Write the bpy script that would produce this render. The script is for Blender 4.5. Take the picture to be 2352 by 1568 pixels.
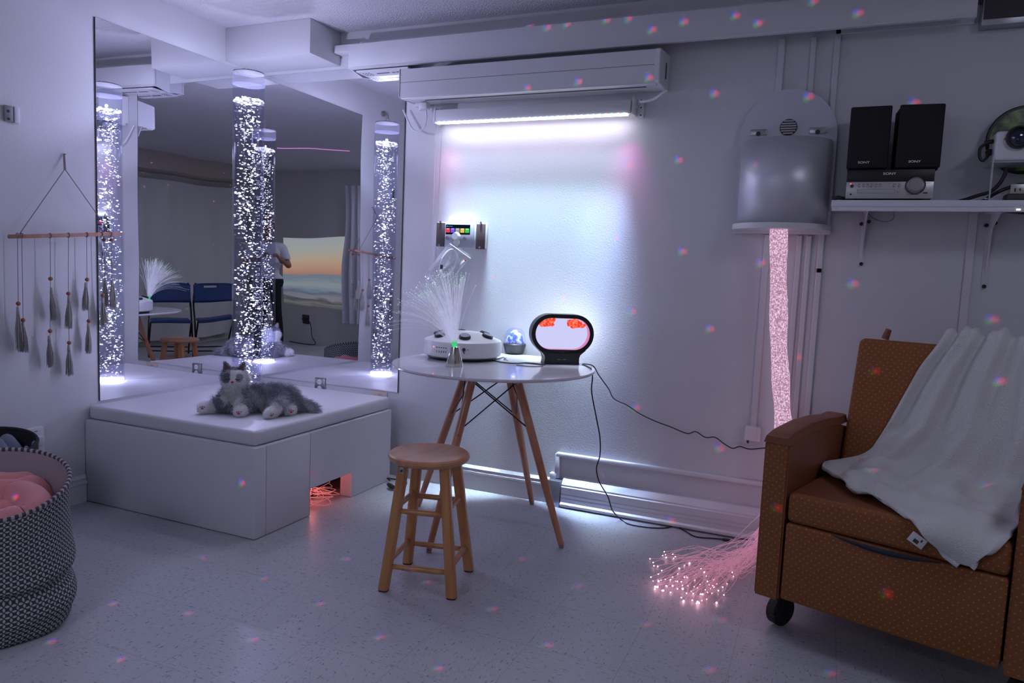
import bpy, bmesh, math, random
import numpy as np
from mathutils import Vector, Matrix, Quaternion
R_ = math.radians
PI = math.pi
SC = bpy.context.scene
for o in list(bpy.data.objects): bpy.data.objects.remove(o)
COL = SC.collection
random.seed(7); rng = np.random.default_rng(7)

# ---------------------------------------------------------------- camera
CAM = (3.2146, -3.4981, 1.1941); YAW, PIT, ROL, FPX = -0.4048, 0.0971, 0.0420, 1674.1
_sy, _cy, _sp, _cp = math.sin(YAW), math.cos(YAW), math.sin(PIT), math.cos(PIT)
cf = Vector((_sy*_cp, _cy*_cp, -_sp)); cr0 = Vector((_cy, -_sy, 0)); cu0 = cr0.cross(cf)
cr = cr0*math.cos(ROL) + cu0*math.sin(ROL); cu = -cr0*math.sin(ROL) + cu0*math.cos(ROL)
cd = bpy.data.cameras.new('camera'); cam = bpy.data.objects.new('camera', cd); COL.objects.link(cam)
cam.matrix_world = Matrix(((cr.x, cu.x, -cf.x, CAM[0]), (cr.y, cu.y, -cf.y, CAM[1]), (cr.z, cu.z, -cf.z, CAM[2]), (0, 0, 0, 1)))
cd.sensor_width = 36; cd.lens = FPX/2352*36; cd.clip_start = .02; cd.clip_end = 60
SC.camera = cam
def at(px, py, ax, val):
    "point on the view ray of a photo pixel where coordinate ax equals val"
    d = cf + cr*((px-1176)/FPX) - cu*((py-784)/FPX); c = Vector(CAM)
    return c + d*((val-c[ax])/d[ax])

# ---------------------------------------------------------------- world, exposure
W = bpy.data.worlds.new('world'); SC.world = W; W.use_nodes = True
W.node_tree.nodes['Background'].inputs[0].default_value = (.5, .5, .8, 1)
W.node_tree.nodes['Background'].inputs[1].default_value = 0.0
SC.view_settings.view_transform = 'Standard'; SC.view_settings.look = 'None'
SC.view_settings.exposure = 0.12; SC.view_settings.gamma = 1.0; SC.view_settings.use_curve_mapping = False

def lamp(name, kind, loc, energy, color, parent=None, **kw):
    d = bpy.data.lights.new(name, kind); d.energy = energy; d.color = color
    o = bpy.data.objects.new(name, d); COL.objects.link(o); o.location = loc
    tgt = kw.pop('target', None); rz = kw.pop('roll', 0)
    for k, v in kw.items(): setattr(d, k, v)
    if tgt is not None:
        q = (Vector(tgt)-Vector(loc)).to_track_quat('-Z', 'Y'); o.rotation_euler = (q @ Quaternion((0, 0, 1), rz)).to_euler()
    if parent: o.parent = parent
    return o
# added fill light: ceiling panels out of view that lift the whole room
lamp('fill_lamp', 'AREA', (1.55, -4.7, 2.44), 19, (.67, .70, .97), shape='RECTANGLE', size=1.0, size_y=.8, target=(1.55, -4.7, 0))
lamp('fill_lamp', 'AREA', (4.45, -1.9, 2.44), 15, (.70, .72, .97), shape='RECTANGLE', size=.7, size_y=.7, target=(4.0, -1.9, 0))
# colour-mixing wall washer: red, green and blue rows fire straight down the wall
for nm, x0, x1, col, e, sp, ty in (
    ('washer_lamp', 1.29, 2.28, (.84, .78, 1), .65, 150, .35),
    ('washer_lamp', 1.29, 2.28, (.66, .80, 1), .85, 50, .10),
    ('washer_lamp', 1.29, 2.28, (.55, .74, 1), 2.9, 22, .05),
    ('washer_lamp', 1.29, 2.28, (.74, .80, 1), 1.0, 80, -.35),
    ('washer_lamp', 1.29, 2.28, (.62, .84, 1), 1.5, 24, -.10),
    ('washer_lamp', 1.26, 1.36, (1, .25, .55), .10, 60, .10),
    ('washer_lamp', 2.24, 2.33, (1, .2, .75), .10, 60, .10),
    ('washer_lamp', 1.45, 2.20, (.45, 1, .80), .38, 26, .06),
    ('washer_lamp', 2.05, 2.31, (.3, .45, 1), .6, 20, .03)):
    lamp(nm, 'AREA', ((x0+x1)/2, -.072, 1.936), e, col, shape='RECTANGLE', size=x1-x0, size_y=.012, spread=R_(sp),
         target=((x0+x1)/2, -.072+ty, 1.0))

# ---------------------------------------------------------------- materials
MATS = {}
def mat(name, col=(.8, .8, .8), rough=.5, metal=0, emit=None, es=0, spec=None, bump=None, var=None, alpha=None, trans=None, sheen=None, coat=None):
    """bump=(scale,distance[,detail]); var=(scale, col2, lo, hi) noise colour mix"""
    if name in MATS: return MATS[name]
    m = bpy.data.materials.new(name); m.use_nodes = True; nt = m.node_tree; N = nt.nodes; L = nt.links
    b = N['Principled BSDF']; b.inputs['Base Color'].default_value = (*col, 1); b.inputs['Roughness'].default_value = rough
    b.inputs['Metallic'].default_value = metal
    if spec is not None: b.inputs['Specular IOR Level'].default_value = spec
    if emit: b.inputs['Emission Color'].default_value = (*emit, 1); b.inputs['Emission Strength'].default_value = es
    if alpha is not None: b.inputs['Alpha'].default_value = alpha
    if trans is not None: b.inputs['Transmission Weight'].default_value = trans
    if sheen: b.inputs['Sheen Weight'].default_value = sheen
    if coat: b.inputs['Coat Weight'].default_value = coat
    tc = None
    if bump or var:
        tc = N.new('ShaderNodeTexCoord')
    if bump:
        n = N.new('ShaderNodeTexNoise'); n.inputs['Scale'].default_value = bump[0]; n.inputs['Detail'].default_value = bump[2] if len(bump) > 2 else 3
        bp = N.new('ShaderNodeBump'); bp.inputs['Strength'].default_value = 1; bp.inputs['Distance'].default_value = bump[1]
        L.new(tc.outputs['Object'], n.inputs['Vector']); L.new(n.outputs[0], bp.inputs['Height']); L.new(bp.outputs[0], b.inputs['Normal'])
    if var:
        n = N.new('ShaderNodeTexNoise'); n.inputs['Scale'].default_value = var[0]; n.inputs['Detail'].default_value = 4
        r = N.new('ShaderNodeMapRange'); r.inputs[1].default_value = var[2]; r.inputs[2].default_value = var[3]
        x = N.new('ShaderNodeMix'); x.data_type = 'RGBA'; x.inputs[6].default_value = (*col, 1); x.inputs[7].default_value = (*var[1], 1)
        L.new(tc.outputs['Object'], n.inputs['Vector']); L.new(n.outputs[0], r.inputs[0]); L.new(r.outputs[0], x.inputs[0]); L.new(x.outputs[2], b.inputs['Base Color'])
    MATS[name] = m
    return m
def nodes(m): return m.node_tree.nodes, m.node_tree.links, m.node_tree.nodes['Principled BSDF']
def mth(N, L, op, a, b=None, c=None):
    n = N.new('ShaderNodeMath'); n.operation = op
    for i, v in enumerate((a, b, c)):
        if v is None: continue
        if isinstance(v, (int, float)): n.inputs[i].default_value = v
        else: L.new(v, n.inputs[i])
    return n.outputs[0]
def mixc(N, L, f, a, b):
    x = N.new('ShaderNodeMix'); x.data_type = 'RGBA'
    for i, v in ((0, f), (6, a), (7, b)):
        if isinstance(v, tuple): x.inputs[i].default_value = (*v, 1)
        elif isinstance(v, (int, float)): x.inputs[i].default_value = v
        else: L.new(v, x.inputs[i])
    return x.outputs[2]

m_wall = mat('wall_paint', (.66, .66, .69), .55, bump=(120, .0007, 4))
m_wall2 = mat('far_wall_paint', (.60, .60, .55), .6, bump=(90, .0015, 4))
m_ceil = mat('popcorn_ceiling', (.70, .69, .74), .9, bump=(110, .012, 5))
m_white = mat('white_paint', (.68, .68, .71), .45)
m_trim = mat('white_trim_paint', (.70, .70, .74), .35)
m_plastic = mat('white_plastic', (.72, .72, .74), .35)
m_vinyl = mat('white_vinyl', (.68, .67, .72), .42, bump=(220, .0005), spec=.5)
m_black = mat('black_plastic', (.012, .012, .014), .4)
m_blackm = mat('black_cloth', (.004, .004, .005), .8)
m_rubber = mat('black_rubber', (.01, .01, .011), .55)
m_chrome = mat('chrome', (.75, .75, .76), .12, 1)
m_satin = mat('satin_metal', (.42, .43, .46), .34, .85)
m_steel = mat('brushed_steel', (.45, .45, .46), .3, 1)
m_grey = mat('grey_plastic', (.25, .25, .26), .4)
m_silver = mat('silver_plastic', (.50, .49, .48), .35, .4)
m_dgrey = mat('dark_grey_plastic', (.045, .04, .042), .5)

def mk_floor():
    m = mat('vinyl_tile', (.5, .5, .52), .24, spec=.5); N, L, b = nodes(m)
    g = N.new('ShaderNodeNewGeometry'); s = N.new('ShaderNodeSeparateXYZ'); L.new(g.outputs['Position'], s.inputs[0])
    def line(o, off):
        t = mth(N, L, 'MULTIPLY', mth(N, L, 'ADD', o, off), 1/.3048)
        f = mth(N, L, 'FRACT', t); d = mth(N, L, 'MINIMUM', f, mth(N, L, 'SUBTRACT', 1, f))
        return mth(N, L, 'LESS_THAN', d, .0032), mth(N, L, 'FLOOR', t)
    lx, cx = line(s.outputs[0], 10-2.356+.3048*8); ly, cy = line(s.outputs[1], 20+1.83)
    ln = mth(N, L, 'MAXIMUM', lx, ly)
    # flecks: two stretched noises swapped by tile parity
    par = mth(N, L, 'MODULO', mth(N, L, 'ADD', cx, cy), 2)
    def fleck(sc):
        mp = N.new('ShaderNodeMapping'); mp.inputs['Scale'].default_value = sc; L.new(g.outputs['Position'], mp.inputs[0])
        n = N.new('ShaderNodeTexNoise'); n.inputs['Scale'].default_value = 1; n.inputs['Detail'].default_value = 2; L.new(mp.outputs[0], n.inputs['Vector']); return n.outputs[0]
    a = fleck((150, 46, 1)); c = fleck((46, 150, 1))
    mx = N.new('ShaderNodeMix'); L.new(par, mx.inputs[0]); L.new(a, mx.inputs[2]); L.new(c, mx.inputs[3])
    dark = mth(N, L, 'GREATER_THAN', mx.outputs[0], .645)
    lite = mth(N, L, 'LESS_THAN', mx.outputs[0], .36)
    c1 = mixc(N, L, mth(N, L, 'MULTIPLY', dark, .7), (.46, .46, .49), (.13, .125, .13))
    c2 = mixc(N, L, mth(N, L, 'MULTIPLY', lite, .5), c1, (.60, .58, .58))
    c3 = mixc(N, L, mth(N, L, 'MULTIPLY', ln, .45), c2, (.16, .15, .16))
    big = N.new('ShaderNodeTexNoise'); big.inputs['Scale'].default_value = 2.2; L.new(g.outputs['Position'], big.inputs['Vector'])
    rr = N.new('ShaderNodeMapRange'); rr.inputs[3].default_value = .28; rr.inputs[4].default_value = .46; L.new(big.outputs[0], rr.inputs[0]); L.new(rr.outputs[0], b.inputs['Roughness'])
    L.new(c3, b.inputs['Base Color']); return m
m_floor = mk_floor()

def mk_mirror(name, col, sc, dist):
    m = mat(name, col, 0.0, 1, bump=(sc, dist, 0)); return m
m_mirror = mk_mirror('mirror_silver', (.84, .84, .87), 2.0, .0031)

def mk_wood(name, c1, c2, rough=.35, sc=(30, 30, 2.2)):
    m = mat(name, c1, rough, coat=.25); N, L, b = nodes(m)
    tc = N.new('ShaderNodeTexCoord'); mp = N.new('ShaderNodeMapping'); mp.inputs['Scale'].default_value = sc; L.new(tc.outputs['Object'], mp.inputs[0])
    n = N.new('ShaderNodeTexNoise'); n.inputs['Scale'].default_value = 1; n.inputs['Detail'].default_value = 5; L.new(mp.outputs[0], n.inputs['Vector'])
    r = N.new('ShaderNodeMapRange'); r.inputs[1].default_value = .35; r.inputs[2].default_value = .65; L.new(n.outputs[0], r.inputs[0])
    L.new(mixc(N, L, r.outputs[0], c1, c2), b.inputs['Base Color']); return m
m_stool = mk_wood('honey_wood', (.46, .19, .06), (.57, .27, .10))
m_stoolseat = mk_wood('honey_wood_seat', (.50, .23, .10), (.62, .32, .16), .28, (22, 3, 10))
m_beech = mk_wood('beech_wood', (.42, .17, .085), (.52, .24, .13))
m_rod = mk_wood('dowel_wood', (.42, .20, .14), (.52, .27, .19), .6)

def glassy(name, tint, gloss_fac_boost=0.02, rough=0.0):
    m = bpy.data.materials.new(name); m.use_nodes = True; N = m.node_tree.nodes; L = m.node_tree.links
    for n in list(N): N.remove(n)
    o = N.new('ShaderNodeOutputMaterial'); t = N.new('ShaderNodeBsdfTransparent'); t.inputs[0].default_value = (*tint, 1)
    g = N.new('ShaderNodeBsdfGlossy'); g.inputs[0].default_value = (.9, .9, 1, 1); g.inputs['Roughness'].default_value = rough
    f = N.new('ShaderNodeLayerWeight'); f.inputs[0].default_value = .35
    a = mth(N, L, 'ADD', mth(N, L, 'MULTIPLY', mth(N, L, 'POWER', f.outputs['Facing'], 3.0), .55), gloss_fac_boost)
    x = N.new('ShaderNodeMixShader'); L.new(a, x.inputs[0]); L.new(t.outputs[0], x.inputs[1]); L.new(g.outputs[0], x.inputs[2]); L.new(x.outputs[0], o.inputs[0])
    MATS[name] = m; return m
m_acryl = glassy('clear_acrylic', (.90, .91, .96), .03)
def film(name, f):
    m = bpy.data.materials.new(name); m.use_nodes = True; N = m.node_tree.nodes; L = m.node_tree.links
    for n in list(N): N.remove(n)
    o = N.new('ShaderNodeOutputMaterial'); t = N.new('ShaderNodeBsdfTransparent'); d = N.new('ShaderNodeBsdfDiffuse'); d.inputs[0].default_value = (.85, .85, .9, 1); g = N.new('ShaderNodeBsdfGlossy'); g.inputs['Roughness'].default_value = .12
    a = N.new('ShaderNodeMixShader'); a.inputs[0].default_value = .5; L.new(d.outputs[0], a.inputs[1]); L.new(g.outputs[0], a.inputs[2])
    w = N.new('ShaderNodeLayerWeight'); w.inputs[0].default_value = .5
    x = N.new('ShaderNodeMixShader'); L.new(mth(N, L, 'ADD', mth(N, L, 'MULTIPLY', w.outputs['Facing'], .5), f), x.inputs[0]); L.new(t.outputs[0], x.inputs[1]); L.new(a.outputs[0], x.inputs[2]); L.new(x.outputs[0], o.inputs[0]); return m
m_bag = film('clear_polythene', .16)
def emis(name, col, s, col2=None, scale=60, s2=None):
    m = bpy.data.materials.new(name); m.use_nodes = True; N = m.node_tree.nodes; L = m.node_tree.links
    for n in list(N): N.remove(n)
    o = N.new('ShaderNodeOutputMaterial'); e = N.new('ShaderNodeEmission'); e.inputs[0].default_value = (*col, 1); e.inputs[1].default_value = s; L.new(e.outputs[0], o.inputs[0])
    if col2:
        tc = N.new('ShaderNodeTexCoord'); n = N.new('ShaderNodeTexNoise'); n.inputs['Scale'].default_value = scale; n.inputs['Detail'].default_value = 3; L.new(tc.outputs['Object'], n.inputs['Vector'])
        r = N.new('ShaderNodeMapRange'); r.inputs[1].default_value = .4; r.inputs[2].default_value = .68; L.new(n.outputs[0], r.inputs[0])
        L.new(mixc(N, L, r.outputs[0], col, col2), e.inputs[0])
        if s2 is not None:
            r2 = N.new('ShaderNodeMapRange'); r2.inputs[3].default_value = s; r2.inputs[4].default_value = s2; L.new(r.outputs[0], r2.inputs[0]); L.new(r2.outputs[0], e.inputs[1])
    MATS[name] = m; return m

# ---------------------------------------------------------------- mesh helpers
def link(name, me, m, parent=None, smooth=True):
    o = bpy.data.objects.new(name, me); COL.objects.link(o)
    for mm in (m if isinstance(m, (list, tuple)) else [m]): me.materials.append(mm)
    if parent is not None:
        o.parent = parent
        if parent.name in WORLDP: o.matrix_parent_inverse = WORLDP[parent.name]
    if smooth and len(me.polygons):
        me.polygons.foreach_set('use_smooth', [True]*len(me.polygons))
    return o
def sharp(me, ang=35):
    try: me.set_sharp_from_angle(angle=R_(ang))
    except Exception: pass
def obj(name, bm, m, parent=None, smooth=True, ang=35):
    me = bpy.data.meshes.new(name); bmesh.ops.recalc_face_normals(bm, faces=bm.faces); bm.to_mesh(me); bm.free()
    o = link(name, me, m, parent, smooth); sharp(me, ang); return o
def rawobj(name, V, F, m, parent=None, smooth=True, ang=None):
    me = bpy.data.meshes.new(name); me.from_pydata([tuple(v) for v in V], [], F); me.update()
    o = link(name, me, m, parent, smooth)
    if ang: sharp(me, ang)
    return o
def tag(o, label, cat, group=None, kind=None):
    o['label'] = label; o['category'] = cat
    if group: o['group'] = group
    if kind: o['kind'] = kind
    return o
def thing(name, label, cat, loc=(0, 0, 0), rz=0, group=None):
    o = bpy.data.objects.new(name, None); COL.objects.link(o); o.location = loc; o.rotation_euler = (0, 0, rz); o.empty_display_size = .05
    return tag(o, label, cat, group)
WORLDP = {}
def wthing(name, label, cat, loc, group=None):
    "a thing whose parts are written in world coordinates"
    o = thing(name, label, cat, loc, 0, group); WORLDP[o.name] = Matrix.Translation(-Vector(loc)); return o
def struct(o): o['kind'] = 'structure'; return o
def lbl(o, s): o['label'] = s; return o
def B(bm, x0, x1, y0, y1, z0, z1, bev=0, seg=2, M=None):
    r = bmesh.ops.create_cube(bm, size=1); v = r['verts']
    bmesh.ops.scale(bm, vec=(abs(x1-x0), abs(y1-y0), abs(z1-z0)), verts=v)
    bmesh.ops.translate(bm, vec=((x0+x1)/2, (y0+y1)/2, (z0+z1)/2), verts=v)
    if M is not None: bmesh.ops.transform(bm, matrix=M, verts=v)
    if bev: 
        es = list({e for x in v for e in x.link_edges}); bmesh.ops.bevel(bm, geom=es, offset=bev, segments=seg, profile=.5, affect='EDGES')
    return bm
def box(name, dims, m, parent=None, bev=0, seg=2, M=None):
    bm = bmesh.new(); B(bm, *dims, bev=bev, seg=seg, M=M); return obj(name, bm, m, parent)
def cyl(bm, p0, p1, r0, r1=None, seg=20, caps=True):
    p0 = Vector(p0); p1 = Vector(p1); d = p1-p0
    M = Matrix.Translation((p0+p1)/2) @ d.to_track_quat('Z', 'Y').to_matrix().to_4x4()
    bmesh.ops.create_cone(bm, cap_ends=caps, segments=seg, radius1=r0, radius2=r0 if r1 is None else r1, depth=d.length, matrix=M)
    return bm
def cylo(name, p0, p1, r0, m, parent=None, r1=None, seg=24):
    bm = bmesh.new(); cyl(bm, p0, p1, r0, r1, seg); return obj(name, bm, m, parent)
def sph(bm, c, r, sub=2, sc=(1, 1, 1), M=None):
    T = Matrix.Translation(c) @ (M or Matrix()) @ Matrix.Diagonal((*sc, 1))
    bmesh.ops.create_icosphere(bm, subdivisions=sub, radius=r, matrix=T); return bm
def spline(pts, n=8):
    P = [Vector(p) for p in pts]
    if len(P) < 3: return P
    out = []
    Q = [P[0]*2-P[1]]+P+[P[-1]*2-P[-2]]
    for i in range(1, len(Q)-2):
        for k in range(n):
            t = k/n; a, b, c, d = Q[i-1], Q[i], Q[i+1], Q[i+2]
            out.append(.5*((2*b)+(-a+c)*t+(2*a-5*b+4*c-d)*t*t+(-a+3*b-3*c+d)*t**3))
    out.append(P[-1]); return out
def tube_vf(pts, r, seg=8, V=None, F=None):
    if V is None: V, F = [], []
    P = [Vector(p) for p in pts]; n = len(P); base = len(V); up = Vector((0, 0, 1)); prev = None
    for i, p in enumerate(P):
        t = (P[min(i+1, n-1)]-P[max(i-1, 0)]).normalized()
        if prev is None:
            a = t.cross(up); a = a.normalized() if a.length > 1e-3 else t.cross(Vector((1, 0, 0))).normalized()
        else: a = (prev - t*prev.dot(t)).normalized()
        prev = a; b = t.cross(a); rr = r[i] if isinstance(r, (list, tuple)) else r
        for k in range(seg):
            an = 2*PI*k/seg; V.append(p+a*(rr*math.cos(an))+b*(rr*math.sin(an)))
    for i in range(n-1):
        for k in range(seg):
            k2 = (k+1) % seg; F.append((base+i*seg+k, base+i*seg+k2, base+(i+1)*seg+k2, base+(i+1)*seg+k))
    if seg > 2:
        F.append(tuple(base+k for k in reversed(range(seg)))); F.append(tuple(base+(n-1)*seg+k for k in range(seg)))
    return V, F
def cable(name, pts, r, m, parent=None, n=8, seg=8):
    V, F = tube_vf(spline(pts, n), r, seg); return rawobj(name, V, F, m, parent)
def lathe(bm, prof, c=(0, 0, 0), seg=40, M=None, a0=0, a1=2*PI):
    full = abs(a1-a0-2*PI) < 1e-6; n = seg if full else seg+1; rings = []
    T = M or Matrix()
    for r, z in prof:
        rings.append([bm.verts.new(T @ (Vector(c)+Vector((r*math.cos(a0+(a1-a0)*k/seg), r*math.sin(a0+(a1-a0)*k/seg), z)))) for k in range(n)])
    for i in range(len(rings)-1):
        for k in range(seg):
            k2 = (k+1) % n
            try: bm.faces.new((rings[i][k], rings[i][k2], rings[i+1][k2], rings[i+1][k]))
            except ValueError: pass
    bmesh.ops.remove_doubles(bm, verts=[v for r in rings for v in r], dist=1e-6)
    return bm
def latheo(name, prof, m, parent=None, c=(0, 0, 0), seg=40, M=None, ang=35):
    bm = bmesh.new(); lathe(bm, prof, c, seg, M); return obj(name, bm, m, parent, ang=ang)
def prism(bm, poly, d, M=None, bev=0):
    "extrude 2D polygon (x,z) along y from 0 to d"
    T = M or Matrix(); a = [bm.verts.new(T @ Vector((p[0], 0, p[1]))) for p in poly]; b = [bm.verts.new(T @ Vector((p[0], d, p[1]))) for p in poly]
    n = len(poly); fs = [bm.faces.new(a), bm.faces.new(list(reversed(b)))]
    for i in range(n): fs.append(bm.faces.new((a[i], b[i], b[(i+1) % n], a[(i+1) % n])))
    if bev:
        es = list({e for f in fs[:2] for e in f.edges}); bmesh.ops.bevel(bm, geom=es, offset=bev, segments=2, affect='EDGES')
    return bm
def text(name, s, size, m, parent, M, ext=.0006, align='CENTER', sx=1.0):
    c = bpy.data.curves.new(name, 'FONT'); c.body = s; c.size = size; c.extrude = ext; c.align_x = align; c.align_y = 'CENTER'
    t = bpy.data.objects.new('tmp', c); COL.objects.link(t); dg = bpy.context.evaluated_depsgraph_get(); dg.update()
    me = bpy.data.meshes.new_from_object(t.evaluated_get(dg)); bpy.data.objects.remove(t)
    me.transform(M @ Matrix.Diagonal((sx, 1, 1, 1))); me.materials.clear(); o = link(name, me, m, parent, False); return o
FACE = Matrix.Rotation(PI/2, 4, 'X')      # XY text stands up facing -y
def copy_tree(o, parent=None):
    c = o.copy(); COL.objects.link(c); c.parent = parent
    for ch in list(o.children): copy_tree(ch, c)
    return c
# ================================================================ ROOM
RX, LY, H = 5.0, -5.2, 2.48
struct(box('floor', (-.12, RX+.12, LY-.12, .12, -.08, 0), m_floor))
struct(box('ceiling', (-.12, RX+.12, LY-.12, .12, H, H+.08), m_ceil))
struct(box('wall_left', (-.12, 0, LY-.12, .12, 0, H), m_wall))
struct(box('wall_rear', (0, RX, 0, .12, 0, H), m_wall))
struct(box('wall_right', (RX, RX+.12, LY-.12, .12, 0, H), m_wall2))
struct(box('wall_near', (0, RX, LY-.12, LY, 0, H), m_wall2))
struct(box('trim_1', (0, .59, -.265, 0, 2.30, H), m_wall, bev=.003))
def profile_run(name, prof, x0, x1, m, axis='x'):
    "prof: list of (depth from wall, z); run along x on the rear wall or along y on the left wall"
    bm = bmesh.new(); poly = [(0, prof[0][1])]+list(prof)+[(0, prof[-1][1])]
    A = []; 
    for s in (x0, x1):
        A.append([bm.verts.new((s, -d, z) if axis == 'x' else (d, s, z)) for d, z in poly])
    n = len(poly); bm.faces.new(A[0]); bm.faces.new(list(reversed(A[1])))
    for i in range(n): bm.faces.new((A[0][i], A[1][i], A[1][(i+1) % n], A[0][(i+1) % n]))
    return obj(name, bm, m, None, True, 25)
bbp = [(.012, .0), (.012, .085), (.018, .09), (.018, .10), (.010, .105), (.010, .112), (.016, .118), (.004, .132)]
struct(profile_run('baseboard_rear', bbp, 1.06, 1.972, m_trim)); struct(profile_run('baseboard_left', bbp, LY, -1.15, m_trim, 'y'))
# wall mirrors in the corner
ML = tag(box('wall_mirror', (.001, .006, -1.068, -.001, .479, 2.28), m_mirror), 'tall frameless mirror on the left wall beside the tassel hanging', 'mirror')
MR = tag(box('wall_mirror', (.006, 1.027, -.006, -.001, .479, 2.28), m_mirror), 'tall frameless mirror on the rear wall left of the white round table', 'mirror')
mb = bmesh.new(); B(mb, .0005, .0064, -1.0705, -1.068, .479, 2.28); obj('edge', mb, m_dgrey, ML); 
mb = bmesh.new(); B(mb, 1.027, 1.0295, -.0064, -.0005, .479, 2.28); obj('edge', mb, m_dgrey, MR)

# ---------------------------------------------------------------- pelmet beam with vent plate
t = wthing('ceiling_pelmet', 'long white boxed pelmet running along the rear wall under the ceiling', 'pelmet', (.75, 0, 2.24))
bm = bmesh.new(); B(bm, .735, 3.66, -.125, -.113, 2.245, 2.372, bev=.002); B(bm, .735, 3.66, -.113, -.001, 2.36, 2.372); B(bm, .735, 3.66, -.128, -.108, 2.241, 2.249)
obj('front_board', bm, m_white, t)
bm = bmesh.new(); prism(bm, [(-.11, 2.243), (-.11, 2.36), (0, 2.36), (0, 2.225)], .012, Matrix(((0, 1, 0, .735), (1, 0, 0, 0), (0, 0, 1, 0), (0, 0, 0, 1)))); obj('end_panel', bm, m_white, t)
vp = box('vent_plate', (.775, 1.10, -.108, -.004, 2.228, 2.236), m_white, t)
bm = bmesh.new()
for i in range(3):
    for j in range(3): cyl(bm, (.80+.018*i, -.075+.02*j, 2.2275), (.80+.018*i, -.075+.02*j, 2.2279), .0055, seg=10)
B(bm, .875, .955, -.062, -.048, 2.2274, 2.2279)
for i in range(5): B(bm, .972+.025*i, .990+.025*i, -.062, -.048, 2.2274, 2.2279)
obj('vent_slot', bm, m_black, vp)
tag(box('cable_raceway', (.66, 3.66, -.035, 0, 2.384, 2.412), m_white, bev=.003), 'slim white cable raceway running just above the pelmet', 'raceway')
tag(box('junction_cover', (.60, .73, -.075, 0, 2.352, 2.392), m_white, bev=.004), 'small white square cover between ceiling soffit and pelmet end', 'cover')
# hook seen in the mirror, high on the left wall
t = wthing('wall_hook', 'small dark metal hook high on the left wall, seen in the right mirror', 'hook', (0, -1.33, 2.34))
bm = bmesh.new(); cyl(bm, (0, -1.33, 2.34), (.012, -1.33, 2.34), .022); obj('rose', bm, m_steel, t); cable('shank', [(.01, -1.33, 2.34), (.035, -1.33, 2.335), (.045, -1.33, 2.30), (.03, -1.33, 2.28)], .006, m_steel, t)

# ---------------------------------------------------------------- raceways, boxes
def race(lab, pts, w=.022, d=.014, m=m_white):
    bm = bmesh.new()
    for (x0, z0), (x1, z1) in zip(pts[:-1], pts[1:]):
        if abs(x0-x1) < 1e-6: B(bm, x0-w/2, x0+w/2, -d, -.0008, min(z0, z1)-w/2, max(z0, z1)+w/2, bev=.003, seg=1)
        else: B(bm, min(x0, x1)-w/2, max(x0, x1)+w/2, -d, -.0008, z0-w/2, z0+w/2, bev=.003, seg=1)
    return tag(obj('cable_raceway', bm, m), lab, 'raceway')
race('white raceway from pelmet running down from the arched housing to the small square box', [(2.948, 1.39), (2.948, .53)], .028)
race('white raceway between the pelmet and the left half of the arched housing', [(2.948, 2.24), (2.948, 1.99)], .028)
race('thin white raceway rising to the pelmet above the right half of the arched housing', [(3.078, 2.24), (3.078, 2.02)])
race('bent white raceway that turns above the black stereo towards the junction box', [(3.66, 2.262), (3.172, 2.262), (3.172, 1.25), (3.172, .3)], .024)
race('white raceway just right of the pink fibre bundle', [(3.083, 1.39), (3.083, .2)], .022)
race('thin white raceway, second right of the pink fibre bundle', [(3.122, 1.39), (3.122, .2)], .022)
race('white raceway under the shelf beside the right shelf bracket', [(3.735, 1.49), (3.735, .5)], .03)
t = tag(box('junction_box', (2.914, 2.984, -.04, 0, .462, .528), m_plastic, bev=.004), 'small white square junction box on the wall left of the armchair', 'junction box')
box('gang_line', (2.966, 2.9665, -.0405, -.001, .463, .527), m_grey, t); cylo('screw', (2.93, -.041, .462), (2.93, -.03, .452), .005, m_dgrey, t)
t = wthing('junction_box', 'grey metal junction box near the ceiling above the shelf projector', 'junction box', (3.75, -.05, 2.22))
box('backbox', (3.685, 3.85, -.07, 0, 2.222, 2.335), m_satin, t, bev=.003); box('cover', (3.69, 3.855, -.078, -.07, 2.245, 2.338), m_dgrey, t)
V, F = tube_vf(spline([at(2246, 2, 1, -.05), at(2290, 12, 1, -.05), at(2325, 8, 1, -.05), at(2345, 6, 1, -.06)], 14), [.012+.0016*(i % 2) for i in range(43)], 12)
tag(rawobj('flexible_conduit', V, F, m_dgrey), 'grey ribbed flexible conduit reaching the junction box by the ceiling', 'conduit')
# raceway frame above heater + heater
bm = bmesh.new()
B(bm, 2.0, 3.4, -.028, 0, .254, .274, bev=.003); B(bm, 1.995, 2.02, -.026, 0, .14, .268, bev=.003)
tag(obj('cable_raceway', bm, m_trim), 'white raceway ledge above the baseboard heater, brightly lit at its left end', 'raceway')
t = wthing('electrical_box', 'tall metal electrical box between baseboard and heater below the table', 'electrical box', (2.0, -.03, 0))
box('box_body', (1.972, 2.04, -.06, 0, 0, .135), m_satin, t, bev=.002); box('elbow', (1.972, 2.005, -.03, 0, .135, .165), m_trim, t, bev=.002)
hp = [(.055, .004), (.066, .012), (.066, .022), (.056, .03), (.056, .048), (.052, .05), (.052, .054), (.056, .056), (.056, .068), (.052, .07), (.052, .074), (.056, .076), (.056, .108), (.050, .112), (.050, .120), (.030, .142), (.022, .150), (0.01, .152)]
h = tag(profile_run('baseboard_heater', hp, 2.045, 3.6, m_trim), 'long white metal baseboard heater along the rear wall floor', 'heater')

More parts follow.
